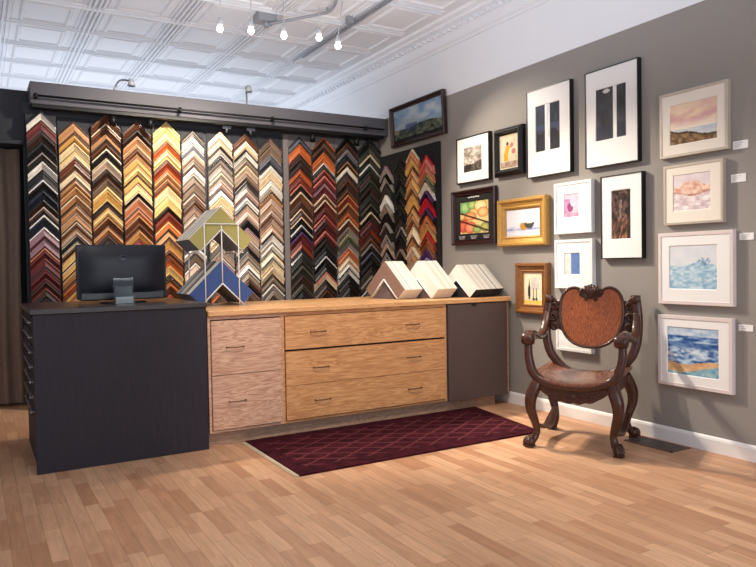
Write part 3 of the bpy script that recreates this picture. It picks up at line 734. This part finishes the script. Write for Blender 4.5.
picture('small bronze-gilt framed picture of a dark bottle, left of the chair', 4.329, 3.963, .769, 1.175, .075, F_gold2, SCOOP, None, (.22, .78, .19, .80), art_figures, .05, (36, 48), slip=(F_gold, .008))
picture('sunset over a dark headland in a champagne frame, topmost of the right column', 2.944, 2.476, 1.830, 2.240, .018, F_slv, FLAT, M_matc, (.15, .85, .20, .82), art_sunset, .035, (56, 50))
picture('pale peach rock picture in a champagne frame, second in the right column', 2.917, 2.507, 1.402, 1.780, .016, F_slv, FLAT, M_matc, (.16, .80, .17, .78), art_rock, .035, (52, 50))
picture('pale blue wave picture in a whitewashed frame, above the stormy sea one', 2.960, 2.445, .898, 1.353, .024, F_wash, FLAT, M_matw, (.15, .80, .18, .79), art_wave, .035, (60, 54))
picture('deep blue sea and sand picture in a whitewashed frame, lowest on the wall', 2.966, 2.452, .374, .827, .024, F_wash, FLAT, M_matw, (.13, .83, .16, .83), art_surf, .035, (60, 54))
CW_ = plain('white_card', (242, 242, 240), .7, var=.01)
for k, (y1, y0, z0, z1) in enumerate(((2.463, 2.372, 1.822, 1.870), (2.476, 2.386, 1.630, 1.678), (2.425, 2.339, 1.290, 1.331), (2.431, 2.345, .757, .795))):
    t = thing('art_title_card', (W, (y0+y1)/2, z0), 'small white title card right of the '+['sunset picture', 'peach rock picture', 'pale blue wave picture', 'deep blue sea picture'][k], 'card', 'title cards on the gray wall')
    mb = MB(); mb.box((W-.004, y0, z0), (W, y1, z1)); build('card', mb, CW_, t)
    mb = MB()
    for q in range(3): mb.box((W-.0045, y1-.012-(.05-.012*q), z1-.011-q*.011), (W-.004, y1-.012, z1-.013-q*.011))
    build('lettering', mb, plain('card_gray_ink', (150, 148, 150), .8), t)

# ------------------------------------------------------------------ monitor and card holder on the desk
ZD = .957; my = 4.86
p0, p1 = at(75.5, 246, 1, my), at(165.5, 243.5, 1, my); mx0, mx1 = p0.x, p1.x; mzt = .5*(p0.z+p1.z); mzb = at(120, 299, 1, my).z
mc = (mx0+mx1)/2
M_mon = plain('monitor_black_plastic', (13, 17, 30), .38, var=.05, spec=.35); M_mon2 = plain('monitor_gloss_black', (14, 14, 18), .2)
t = thing('computer_monitor', (mc, my+.02, ZD), 'black flat computer monitor seen from behind on the dark desk', 'monitor')
mb = MB(); mb.box((mx0, my, mzb), (mx1, my+.028, mzt), c=.007)
nx, nz = 12, 8; vs = []
for j in range(nz+1):
    for i in range(nx+1):
        u, v = i/nx*2-1, j/nz*2-1
        b_ = (1-abs(u)**4)*(1-abs(v)**4)
        vs.append((mc+u*(mx1-mx0)*.485, my-.035*b_+.001, (mzt+mzb)/2+v*(mzt-mzb)*.48))
mb.add(vs, [(j*(nx+1)+i, j*(nx+1)+i+1, (j+1)*(nx+1)+i+1, (j+1)*(nx+1)+i) for j in range(nz) for i in range(nx)], 0, True)
build('back_shell', mb, M_mon, t)
mb = MB(); mb.box((mx0+.012, my+.028, mzb+.02), (mx1-.012, my+.0295, mzt-.012)); build('screen', mb, M_mon2, t)
mb = MB(); mb.box((mx0+.02, my-.022, mzb-.004), (mx1-.02, my+.026, mzb+.05), c=.008); build('lower_band', mb, M_mon2, t)
mb = MB(); mb.box((mc-.06, my-.03, ZD+.006), (mc+.06, my-.005, mzb+.12), c=.006); build('stand_neck', mb, M_mon2, t)
mb = MB(); mb.lathe([(0, 0), (.15, 0), (.15, .006), (.13, .011), (0, .012)], (mc, my+.0, ZD), 28); build('stand_base', mb, M_mon2, t)
lz = at(124, 259, 1, my-.03).z
mb = MB(); R_ = .026
mb.sweep([(mc+R_*math.cos(2*PI*i/24), my-.0365, lz+R_*math.sin(2*PI*i/24)) for i in range(25)], .0022, ref=(0,1,0), n=6)
M_logo = plain('badge_gray', (74, 80, 96), .3, .6)
lg = build('round_badge', mb, M_logo, t)
cu = bpy.data.curves.new('lettering', 'FONT'); cu.body = 'DELL'; cu.size = .017; cu.align_x = 'CENTER'; cu.align_y = 'CENTER'; cu.extrude = .0008
to = bpy.data.objects.new('lettering_curve', cu); C.objects.link(to); dg = bpy.context.evaluated_depsgraph_get(); tm = bpy.data.meshes.new_from_object(to.evaluated_get(dg)); bpy.data.objects.remove(to)
tm.materials.clear(); tm.materials.append(M_logo); lo = bpy.data.objects.new('lettering', tm); C.objects.link(lo); lo.parent = lg
lo.location = Vector((mc, my-.0375, lz))-Vector(t['_org']); lo.rotation_euler = (PI/2, 0, 0)
# acrylic holder
ACR = glass('clear_acrylic', (236, 240, 242)); hy = 4.66
a0, a1 = at(113.5, 290, 1, hy).x, at(133.5, 290, 1, hy).x; ztop = at(123, 278, 1, hy).z
t = thing('acrylic_card_holder', ((a0+a1)/2, hy, ZD), 'small clear acrylic card holder in front of the monitor', 'card holder')
mb = MB(); mb.box((a0, hy, ZD), (a1, hy+.004, ztop)); build('back_plate', mb, ACR, t)
mb = MB(); mb.box((a0, hy-.05, ZD), (a1, hy, ZD+.004)); build('base', mb, ACR, t)
mb = MB(); mb.box((a0, hy-.05, ZD+.004), (a1, hy-.047, ZD+.05)); build('front_lip', mb, ACR, t)
mb = MB(); mb.box((a0+.01, hy-.04, ZD+.005), (a1-.01, hy-.012, ZD+.045)); tag(build('business_cards', mb, plain('pale_card_stock', (222, 222, 220), .6)), 'small stack of pale cards standing in the acrylic holder', 'cards')

# ------------------------------------------------------------------ mat corner samples on racks
def mat_corner(a, w, th, m_face, m_edge):
    """L of mat board, apex up, in local XZ, thickness along +Y; origin at outer apex"""
    r = 1/math.sqrt(2)
    poly = [(0, 0), (a*r, -a*r), ((a-w)*r, -(a+w)*r), (0, -2*w*r), (-(a-w)*r, -(a+w)*r), (-a*r, -a*r)]
    mb = MB(); k = 6
    A = [(x, 0, z) for x, z in poly]; B = [(x, th, z) for x, z in poly]
    mb.add(A+B, [(0, 1, 2, 3), (0, 3, 4, 5)], 0); mb.add(A+B, [(6, 9, 8, 7), (6, 11, 10, 9)], 0)
    for i in range(6): mb.add([A[i], A[(i+1) % 6], B[(i+1) % 6], B[i]], [(0,1,2,3)], 1 if i in (0, 5) else 2)
    return mb
WIRE = plain('white_wire', (228, 228, 226), .4)
def paper(nm, c): return plain('mat_'+nm, c, .85, var=.04)
OLV, BLU, GRY, IVO, CRM, SLT = paper('olive', (168, 160, 96)), paper('blue', (52, 76, 132)), paper('gray', (128, 132, 140)), paper('ivory', (206, 198, 182)), paper('cream', (222, 210, 186)), paper('slate', (84, 88, 98))
TAU, BLKM, PALE, MID = paper('taupe', (136, 108, 96)), paper('black', (26, 24, 26)), paper('white', (220, 215, 205)), paper('mid_gray', (160, 158, 158))
def put(name, mb, mats, loc, rz, label, group):
    o = build(name, mb, mats, local=True); o.location = loc; o.rotation_euler = (0, 0, rz)
    return tag(o, label, 'mat sample', group)
# left two-tier rack
ry = 4.88
ap = at(219.5, 207, 1, ry); ap2 = at(222.5, 261, 1, ry); hw = (at(252, 238, 1, ry).x-at(188.5, 238, 1, ry).x)/2
A_ = hw*math.sqrt(2); W_ = (at(221, 207, 1, ry).z-at(221, 228.5, 1, ry).z)/math.sqrt(2); r2_ = 1/math.sqrt(2)
apx = .5*(ap.x+ap2.x); ZT = .90
ap2z = max(ap2.z, ZT+(A_+W_)*r2_+.004)
seqT = [(OLV, PALE, .03), (PALE, PALE, .03), (BLKM, BLKM, .014), (IVO, PALE, .05), (GRY, MID, .03), (IVO, PALE, .035), (SLT, SLT, .02), (CRM, IVO, .045), (GRY, MID, .05)]
seqB = [(BLU, BLU, .014), (PALE, PALE, .08), (BLKM, BLKM, .03), (GRY, MID, .05), (IVO, PALE, .03), (SLT, GRY, .05), (GRY, MID, .05)]
nmT = {id(OLV): 'olive', id(PALE): 'white', id(BLKM): 'black', id(IVO): 'ivory', id(GRY): 'gray', id(SLT): 'slate', id(CRM): 'cream', id(BLU): 'blue', id(TAU): 'taupe', id(MID): 'mid-gray'}
for seq, z, tier in ((seqT, ap.z, 'upper'), (seqB, ap2z, 'lower')):
    y = ry
    for k, (mf, me_, th) in enumerate(seq):
        nm = nmT[id(mf)]
        put('mat_corner_sample', mat_corner(A_, W_, th*1.25, 0, 0), [mf, me_, GRY], (apx, y, z), 0, nm+' mat board corner, '+('front sheet' if k == 0 else ORD[k]+' from front')+' on the '+tier+' tier of the wire rack', 'mat corners on the two-tier wire rack')
        y += th*1.26
t = thing('wire_rack', (apx, ry+.18, ZT), 'white wire two-tier rack of mat corners beside the monitor', 'rack')
def wire_frame(y, zt, name):
    mb = MB(); r = .0045; xw = (at(238.5, 260, 1, ry).x-at(204.7, 260, 1, ry).x)/2
    for dx in (-xw, xw): mb.cyl((apx+dx, y, ZT), (apx+dx, y, zt), r, 8)
    mb.cyl((apx-xw, y, zt), (apx+xw, y, zt), r, 8)
    i1, i2 = ap.z-2*W_*r2_, ap2z-2*W_*r2_
    mb.cyl((apx, y, i2), (apx, y, i1+.02), r, 8)
    q = (A_-W_)*r2_
    for i_ in (i1, i2):
        for s_ in (-1, 1): mb.cyl((apx, y, i_-.006), (apx+s_*q, y, max(i_-q-.006, ZT+.005)), r, 8)
    build(name, mb, WIRE, t)
wire_frame(ry-.012, at(222, 224, 1, ry).z, 'front_wires'); wire_frame(ry+.41, ap.z-2*W_*r2_+.02, 'back_wires')
mb = MB(); q = (A_-W_)*r2_
for i_ in (ap.z, ap2z):
    for s_ in (-1, 0, 1):
        zz = max(i_-2*W_*r2_-.012-(q+.004 if s_ else 0), ZT+.006); mb.cyl((apx+s_*q, ry-.012, zz), (apx+s_*q, ry+.41, zz), .0045, 8)
build('side_wires', mb, WIRE, t)
# three roof-like stacks at the right end: ridge runs along the counter, front end faces left
RZR = -math.radians(78)
AX = Vector((-math.sin(RZR), math.cos(RZR), 0)); SD = Vector((math.cos(RZR), math.sin(RZR), 0))    # along the stack, and toward the front of the counter
def roof(px, yap, a3, w3, seq, where, core, end):
    hgt = (a3+w3)*r2_; base = at(px, 264, 1, yap); base.z = .9; x = 0
    for k, (mf, me_, th) in enumerate(seq):
        nm = nmT[id(me_)]; p = base+AX*x
        put('mat_corner_sample', mat_corner(a3, w3, th*.97, 0, 0), [mf, me_, end], (p.x, p.y, .9+hgt+.004), RZR,
            nm+' mat board corner, '+('foremost at the left end' if k == 0 else ORD[k]+' from the left end')+' of the '+where+' stack on worktop', 'mat corners in the '+where+' stack on the worktop')
        x += th
    t = thing('sample_stand', base, 'low wedge stand carrying the '+where+' stack of pale mat corners on the worktop', 'stand', 'stands under the mat corner stacks')
    q = (a3-w3)*r2_; zi = .9+hgt-2*w3*r2_; f = base-AX*.007
    mb = MB()
    for s_ in (-1, 1): mb.cyl((f.x, f.y, zi+.006), (f.x+SD.x*s_*q, f.y+SD.y*s_*q, .907), .0055, 8)
    build('front_wires', mb, WIRE, t)
    mb = MB(); o_ = base+AX*.012
    mb.prism([(-q*.95, .9), (q*.95, .9), (0, zi-.006)], x-.03, 0, (o_.x, o_.y, 0), U=SD, V=(0,0,1), Nn=AX)
    build('wedge_core', mb, core, t)
WEDGE = plain('mottled_gray_wedge', (112, 98, 98), .8, var=.3, scale=60)
roof(384, 4.84, .325, .105, [(TAU, TAU, .016), (PALE, PALE, .02), (MID, MID, .007), (PALE, PALE, .03), (MID, MID, .006), (IVO, IVO, .018), (PALE, PALE, .055), (IVO, IVO, .03), (PALE, PALE, .03)], 'left', WEDGE, PALE)
roof(417.4, 4.74, .325, .105, [(PALE, PALE, .03), (PALE, PALE, .05), (IVO, IVO, .035), (PALE, PALE, .045), (IVO, IVO, .025), (PALE, PALE, .046)], 'middle', WEDGE, PALE)
roof(456.4, 4.61, .29, .088, [(PALE, PALE, .05), (IVO, IVO, .03), (MID, MID, .005), (PALE, PALE, .03), (MID, MID, .005), (IVO, IVO, .03), (PALE, PALE, .04), (MID, MID, .005), (IVO, IVO, .03), (PALE, PALE, .04), (BLKM, BLKM, .008), (PALE, PALE, .05), (IVO, IVO, .04)], 'right', BLKM, BLKM)

# ------------------------------------------------------------------ carved armchair
CH = Vector((3.425, 3.213, 0)); RZ = math.radians(-60)
CW1 = wood('carved_walnut', (42, 20, 12), (84, 44, 26), (9, 9, 5), 1.5, .3, bump=.25)
CW2 = wood('quartered_oak_panel', (116, 54, 26), (186, 104, 56), (16, 16, 1.5), 1.5, .25, grain=.35, bump=.12)
CW3 = wood('worn_seat_wood', (92, 54, 40), (142, 96, 78), (8, 2, 8), 1.3, .22)
CARV = plain('carved_relief_wood', (66, 32, 19), .38, var=.4, scale=45, bump=.8)
t = thing('carved_armchair', CH, 'dark carved wooden armchair with curved arms and paw feet by the gray wall', 'chair', rz=RZ)
def part(name, mb, m, parent=t, label=None): return build(name, mb, m, parent, label, local=True)
def spiral(mb, c, r0, r1, turns, y, tube, sgn=1, ph=0, ref=(0,1,0)):
    pts = []; n = int(18*turns)
    for i in range(n+1):
        a = ph+sgn*2*PI*turns*i/n; r = r0+(r1-r0)*i/n; pts.append((c[0]+r*math.cos(a), y, c[1]+r*math.sin(a)))
    mb.sweep(pts, [tube*(1-.4*i/n) for i in range(n+1)], ref=ref, n=6)
# front and rear curved frames (curule hoops)
fp = [(-.285,-.225,.70), (-.292,-.232,.63), (-.284,-.238,.55), (-.252,-.245,.466), (-.16,-.252,.412), (0,-.256,.395)]
fp = fp+[(-x, y, z) for x, y, z in fp[-2::-1]]
fr = [(.026,.024), (.026,.024), (.028,.026), (.032,.028), (.034,.026), (.034,.024)]; fr = fr+fr[-2::-1]
mb = MB(); mb.sweep(smooth_path(fp, 6), lerp_list([(b_, a) for a, b_ in fr], 6), ref=(0,1,0), n=12, sq=3); part('front_frame', mb, CW1)
rp = [(-.288,.262,.925), (-.302,.25,.84), (-.306,.238,.73), (-.295,.226,.62), (-.258,.215,.53), (-.16,.208,.435), (0,.205,.405)]
rp = rp+[(-x, y, z) for x, y, z in rp[-2::-1]]
rr = [(.026,.03), (.028,.03), (.03,.03), (.032,.03), (.034,.03), (.03,.026), (.028,.024)]; rr = rr+rr[-2::-1]
mb = MB(); mb.sweep(smooth_path(rp, 6), lerp_list([(b_, a) for a, b_ in rr], 6), ref=(0,1,0), n=12, sq=3)
for s_ in (-1, 1):
    mb.lathe([(.0, -.035), (.026, -.035), (.03, -.025), (.03, .025), (.026, .035), (0, .035)], (s_*.288, .262, .92), 14, ax=(0,1,0))
    mb.box((s_*.288-.03, .235, .935), (s_*.288+.03, .29, .95), c=.006)
part('rear_frame', mb, CW1)
# seat
mb = MB(); nx, ny = 16, 10; top = []; bot = []
def seat_z(s, tt):
    zf = .428+.045*abs(s)**2.2; zr_ = .438+.05*abs(s)**2.2
    return zf+(zr_-zf)*tt-.02*math.sin(PI*tt)*(1-s*s)
for j in range(ny+1):
    for i in range(nx+1):
        s_, tt = i/nx*2-1, j/ny
        x = s_*(.262+.012*tt); y = -.272+.475*tt-.018*(1-s_*s_)*(1-tt); z = seat_z(s_, tt)
        top.append((x, y, z)); bot.append((x, y, z-.024))
k = len(top); ff = []
for j in range(ny):
    for i in range(nx):
        q = (j*(nx+1)+i, j*(nx+1)+i+1, (j+1)*(nx+1)+i+1, (j+1)*(nx+1)+i); ff.append(q); ff.append(tuple(k+w_ for w_ in q[::-1]))
rim = [i for i in range(nx+1)]+[(j+1)*(nx+1)-1 for j in range(1, ny+1)]+[ny*(nx+1)+i for i in range(nx-1, -1, -1)]+[j*(nx+1) for j in range(ny-1, 0, -1)]
for i in range(len(rim)): a, b_ = rim[i], rim[(i+1) % len(rim)]; ff.append((a, k+a, k+b_, b_))
mb.add(top+bot, ff, 0, True); part('seat', mb, CW3)
# aprons with carved scalloped edge
def apron(y0, y1):
    mb = MB(); pts = []
    n = 32
    for i in range(n+1):
        u = i/n*2-1; pts.append((u*.25, .41+.06*abs(u)**2.2))
    for i in range(n+1):
        u = 1-i/n*2; z = .318-.018*math.cos(u*PI*1.0)-.010*abs(math.sin(u*PI*3.5)) if abs(u) < .62 else .318+.012+.075*((abs(u)-.62)/.38)**1.3
        pts.append((u*.25, z))
    mb.prism(pts, y1-y0, 0, (0, y0, 0), Nn=(0,1,0)); return mb
mb = apron(-.265, -.232)
ap_ = part('front_apron', mb, CW1)
mb = MB()
for s_ in (-1, 1):
    for c, r in (((s_*.045, .335), .022), ((s_*.10, .34), .02), ((s_*.15, .352), .016)): spiral(mb, c, r, .004, 1.6, -.268, .006, s_, 0)
mb.ball((0, -.268, .338), .018, 8, sc=(1, .5, 1)); part('carving', mb, CARV, ap_)
part('rear_apron', apron(.19, .215), CW1)
mb = MB()
for s_ in (-1, 1): mb.box((s_*.235-.014, -.24, .36), (s_*.235+.014, .2, .45), c=.004)
part('side_rails', mb, CW1)
# legs
for sx in (-1, 1):
    for sy in (-1, 1):
        y0 = -.238 if sy < 0 else .20
        p = smooth_path([(sx*.228, y0, .425), (sx*.247, y0+sy*.016, .375), (sx*.268, y0+sy*.03, .31), (sx*.268, y0+sy*.03, .24), (sx*.248, y0+sy*.018, .165), (sx*.237, y0+sy*.01, .11), (sx*.247, y0+sy*.018, .065), (sx*.268, y0+sy*.036, .035)], 5)
        rad = lerp_list([(.034,.034), (.04,.038), (.038,.036), (.031,.03), (.025,.024), (.022,.021), (.024,.023), (.028,.026)], 5)
        mb = MB(); mb.sweep(p, rad, ref=(0,1,0), n=12, sq=2.6); lg_ = part('leg', mb, CW1)
        mb = MB(); fx, fy = sx*.272, y0+sy*.042
        mb.ball((fx, fy, .036), .036, 12, sc=(1.0, 1.0, 1.0))
        d = Vector((sx*.6, sy, 0)).normalized(); e = Vector((-d.y, d.x, 0))
        for q in (-1, 0, 1):
            b0 = Vector((fx, fy, .05))+e*q*.016
            mb.sweep(smooth_path([b0-d*.012+Vector((0,0,.018)), b0+d*.022+Vector((0,0,.004)), b0+d*.036+Vector((0,0,-.022)), b0+d*.034+Vector((0,0,-.042))], 4), .0095, n=7)
        mb.box((fx-.03, fy-.03, 0), (fx+.03, fy+.03, .012), c=.005)
        part('paw_foot', mb, CARV, lg_)
# side stretchers
for sx in (-1, 1):
    p = smooth_path([(sx*.240, -.235, .135), (sx*.238, -.12, .10), (sx*.236, 0, .085), (sx*.238, .1, .12), (sx*.24, .20, .16)], 6)
    mb = MB(); mb.sweep(p, [(.014, .022+.012*math.sin(PI*i/(len(p)-1))) for i in range(len(p))], ref=(1,0,0), n=8, sq=3); part('stretcher', mb, CW1)
# arms
for sx in (-1, 1):
    p = smooth_path([(sx*.285, -.245, .705), (sx*.291, -.20, .722), (sx*.297, -.12, .712), (sx*.301, -.02, .685), (sx*.303, .07, .675), (sx*.304, .15, .70), (sx*.301, .205, .76), (sx*.296, .235, .83)], 6)
    rad = lerp_list([(.027,.022), (.031,.022), (.032,.019), (.031,.018), (.03,.018), (.028,.018), (.026,.018), (.022,.016)], 6)
    mb = MB(); mb.sweep(p, [(b_, a) for a, b_ in rad], ref=(1,0,0), n=12, sq=3); ar = part('arm', mb, CW1)
    mb = MB(); mb.lathe([(0, -.04), (.026, -.04), (.036, -.034), (.039, -.02), (.039, .02), (.036, .034), (.026, .04), (.024, .034), (.012, .034), (.01, .042), (0, .043)], (sx*.287, -.25, .69), 18, ax=(sx, 0, 0))
    mb.lathe([(.0, -.043), (.01, -.042), (.012, -.034), (.026, -.036)], (sx*.287, -.25, .69), 18, ax=(sx, 0, 0)); part('arm_scroll', mb, CW1, ar)
# back panel
half = [(0,.935), (.025,.938), (.05,.962), (.085,.988), (.125,1.0), (.165,.992), (.198,.966), (.218,.93), (.228,.885), (.231,.83), (.226,.775), (.21,.72), (.182,.672), (.142,.634), (.095,.61), (.048,.599), (0,.596)]
half = [(x*.92, z) for x, z in half]
sp_ = smooth_path([(x, 0, z) for x, z in half], 3)
poly = [(p.x, p.z) for p in sp_]; poly = poly+[(-x, z) for x, z in poly[-2:0:-1]]
def YBK(z): return .208+.06*(z-.6)/.4
U_, V_ = Vector((1,0,0)), Vector((0, .06/.4, 1))
mb = MB(); mb.prism([(x, z-.6) for x, z in poly], .022, 0, (0, .205, .6), U=U_, V=V_, Nn=(0,1,0)); bk = part('back_panel', mb, CW2)
mb = MB(); ring = [Vector((x*1.0, .204+.15*(z-.6), z)) for x, z in poly]; ring.append(ring[0]); mb.sweep(ring, .010, ref=(0,1,0), n=8, caps=False); part('rim', mb, CW1, bk)
mb = MB()
for s_ in (-1, 1):
    spiral(mb, (s_*.050, .965), .027, .006, 1.7, YBK(.955)-.012, .009, -s_, PI/2)
    spiral(mb, (s_*.026, .93), .016, .004, 1.4, YBK(.925)-.014, .007, s_, -PI/2)
for q in range(-2, 3):
    mb.sweep(smooth_path([(0, YBK(.93)-.012, .93), (q*.012, YBK(.97)-.022, .975), (q*.020, YBK(1.0)-.012, 1.022-.005*abs(q))], 4), [.007]*4+[.011]*4+[.009], ref=(0,1,0), n=7)
mb.prism([(-.04,.925), (.04,.925), (.052,.955), (.034,.99), (0,1.018), (-.034,.99), (-.052,.955)], .02, 0, (0, YBK(.95)-.012, 0), Nn=(0,1,0))
part('carved_crest', mb, CARV, bk)
for s_ in (-1, 1):
    mb = MB(); wp = [(.185,.925), (.235,.905), (.255,.93), (.28,.9), (.295,.84), (.298,.76), (.285,.715), (.255,.70), (.225,.715), (.18,.69)]
    mb.prism([(s_*x, z-.6) for x, z in wp], .016, 0, (0, .212, .6), U=U_, V=V_, Nn=(0,1,0))
    spiral(mb, (s_*.250, .875), .028, .005, 1.6, YBK(.875)-.006, .009, s_, 0); spiral(mb, (s_*.258, .80), .03, .005, 1.6, YBK(.8)-.006, .009, -s_, PI)
    spiral(mb, (s_*.246, .735), .026, .005, 1.6, YBK(.735)-.006, .009, s_, 0); part('carved_wing', mb, CARV, bk)

# ------------------------------------------------------------------ ceiling lights
BULB = emit('lit_halogen', (255, 244, 226), 26)
GAL = plain('galvanised_gray', (150, 154, 162), .5, .2); CORD = plain('pale_cord', (190, 192, 194), .5)
lamp_pts = []
for k, (px, py, Y, tx) in enumerate(((220, 29, 5.2, 222), (251, 31, 5.2, 252), (284, 36, 5.2, 284), (319, 38, 5.25, 319), (338, 46, 5.1, 347))):
    p = at(px, py, 1, Y); lamp_pts.append(p)
    tp = at(tx, -2, 1, Y); 
    zt = ZCE-.03
    t = thing('pendant_lamp', (p.x, p.y, p.z), 'small lit halogen pendant on a thin cord, '+['leftmost of the five', 'second from left', 'middle one of five', 'fourth from left', 'rightmost and lowest of the five'][k], 'lamp', 'halogen pendants under the tin ceiling')
    mb = MB(); mb.cyl((p.x, p.y, p.z+.07), (p.x+(tp.x-p.x)*.5, p.y, zt), .004, 6); build('cord', mb, CORD, t)
    mb = MB(); mb.lathe([(0, .085), (.012, .085), (.018, .06), (.024, .03), (.0, .028)], p, 14); build('socket', mb, CORD, t)
    mb = MB(); mb.ball(p, .024, 14); build('bulb', mb, BULB, t)
t = thing('transformer_box', at(265, 18, 1, 5.7), 'gray metal transformer box with a bent conduit arm on the tin ceiling', 'electrical box')
q0 = at(265, 17, 1, 5.7)
mb = MB(); mb.box((q0.x-.085, q0.y-.07, q0.z-.05), (q0.x+.085, q0.y+.07, min(q0.z+.06, ZCE)), c=.006); mb.box((q0.x-.06, q0.y-.05, q0.z+.05), (q0.x+.06, q0.y+.05, ZCE)); build('box', mb, GAL, t)
zr2 = q0.z-.055
ps = [(q0.x-.005, q0.y-.03, zr2+.02), (q0.x-.005, q0.y-.035, zr2-.02)]
mb = MB(); mb.cyl(ps[0], (q0.x-.005, q0.y-.04, zr2-.045), .022, 12)
rp_ = [(q0.x, q0.y-.04, zr2-.02)]
for px, py, Y in ((300, 18, 5.5), (318, 14.5, 5.4), (328, 12, 5.33), (334, 6, 5.2), (337, -3, 5.0), (339, -12, 4.8)):
    a = at(px, py, 1, Y); rp_.append((a.x, a.y, min(a.z, ZCE-.035)))
mb.sweep(smooth_path(rp_, 5), .013, n=10); build('conduit_arm', mb, GAL, t)
a = at(330, 8, 1, 5.33); mb = MB(); mb.cyl((a.x-.03, a.y, a.z-.04), (a.x-.03, a.y, ZCE), .006, 8); build('hanger', mb, GAL, t)
t = thing('ceiling_conduit', (3.0, 5.2, ZCE-.03), 'pair of gray conduits running along the ceiling toward the sample wall', 'conduit')
for dx, ye, r in ((-.02, 6.75, .007), (.02, 6.6, .009)):
    mb = MB(); mb.cyl((2.99+dx, -2, ZCE-.045), (2.985+dx, ye, ZCE-.045), r, 10); build('pipe', mb, GAL, t)
mb = MB(); a = at(350, 22, 2, ZCE-.05); mb.box((a.x-.03, a.y-.035, ZCE-.065), (a.x+.03, a.y+.035, ZCE-.0), c=.006); build('junction_box', mb, GAL, t)

# ------------------------------------------------------------------ lights
def light(kind, name, loc, energy, col=(255, 240, 220), size=.1, aim=None, spot=None, blend=.6, sy=None):
    l = bpy.data.lights.new(name, kind); l.energy = energy; l.color = lin(col)[:3]
    if kind == 'AREA':
        l.size = size
        if sy: l.shape = 'RECTANGLE'; l.size_y = sy
    else: l.shadow_soft_size = size
    if spot: l.spot_size = math.radians(spot); l.spot_blend = blend
    o = bpy.data.objects.new(name, l); C.objects.link(o); o.location = loc
    if aim is not None:
        o.rotation_euler = (Vector(aim)-Vector(loc)).to_track_quat('-Z', 'Y').to_euler()
    return o
P1, P2, P3, P4, P5 = lamp_pts
def under(p): return (p.x, p.y, p.z-.05)
light('SPOT', 'pendant_beam', under(P5), 230, size=.03, aim=(3.55, 2.9, .7), spot=56)
light('SPOT', 'pendant_beam', under(P4), 150, size=.03, aim=(3.88, 4.1, 1.3), spot=70)
light('SPOT', 'pendant_beam', under(P3), 170, size=.04, aim=(2.6, 3.0, .0), spot=80)
light('SPOT', 'pendant_beam', under(P2), 120, size=.05, aim=(2.6, 6.5, 1.6), spot=100)
light('SPOT', 'pendant_beam', under(P1), 150, size=.05, aim=(1.2, 6.5, 1.6), spot=100)
light('SPOT', 'unseen_front_beam', (1.7, 2.3, 3.1), 210, size=.10, aim=(2.6, 4.4, .5), spot=58)
light('SPOT', 'unseen_front_beam', (.1, 3.3, 3.1), 90, size=.06, aim=(1.35, 5.2, 1.3), spot=46)  # added fill to brighten the left rack's mat edges; no lamp known
light('AREA', 'shop_front_fill', (1.6, -2.2, 2.0), 80, (240, 245, 255), 3.2, (2.4, 4.4, 1.0), sy=2.0)  # added soft fill from the shop-front side; no known window
light('AREA', 'ceiling_fill', (1.2, 3.6, 2.3), 46, (232, 240, 255), 4.0, (1.2, 3.6, 4), sy=3.0)  # added upward fill below the ceiling; no lamp fitted there
light('AREA', 'back_room_wash', (1.6, 8.8, 2.2), 52, (232, 240, 255), 4.0, (1.6, 8.8, 4), sy=3.0)
w = bpy.data.worlds.new('shop_air'); bpy.context.scene.world = w; w.use_nodes = True
bg = w.node_tree.nodes['Background']; bg.inputs['Color'].default_value = lin((228, 234, 246)); bg.inputs['Strength'].default_value = .68

# ------------------------------------------------------------------ camera
cam = bpy.data.cameras.new('camera'); co = bpy.data.objects.new('camera', cam); C.objects.link(co)
cam.sensor_fit = 'HORIZONTAL'; cam.sensor_width = 36; cam.lens = FPX*36/756; cam.clip_start = .05
M4 = Matrix((RT, UP, -FW)).transposed().to_4x4(); M4.translation = CAM; co.matrix_world = M4
bpy.context.scene.camera = co
vs_ = bpy.context.scene.view_settings; vs_.view_transform = 'Standard'; vs_.look = 'None'; vs_.exposure = .12; vs_.gamma = 1
for o in bpy.data.objects:
    if '_org' in o.keys(): del o['_org']
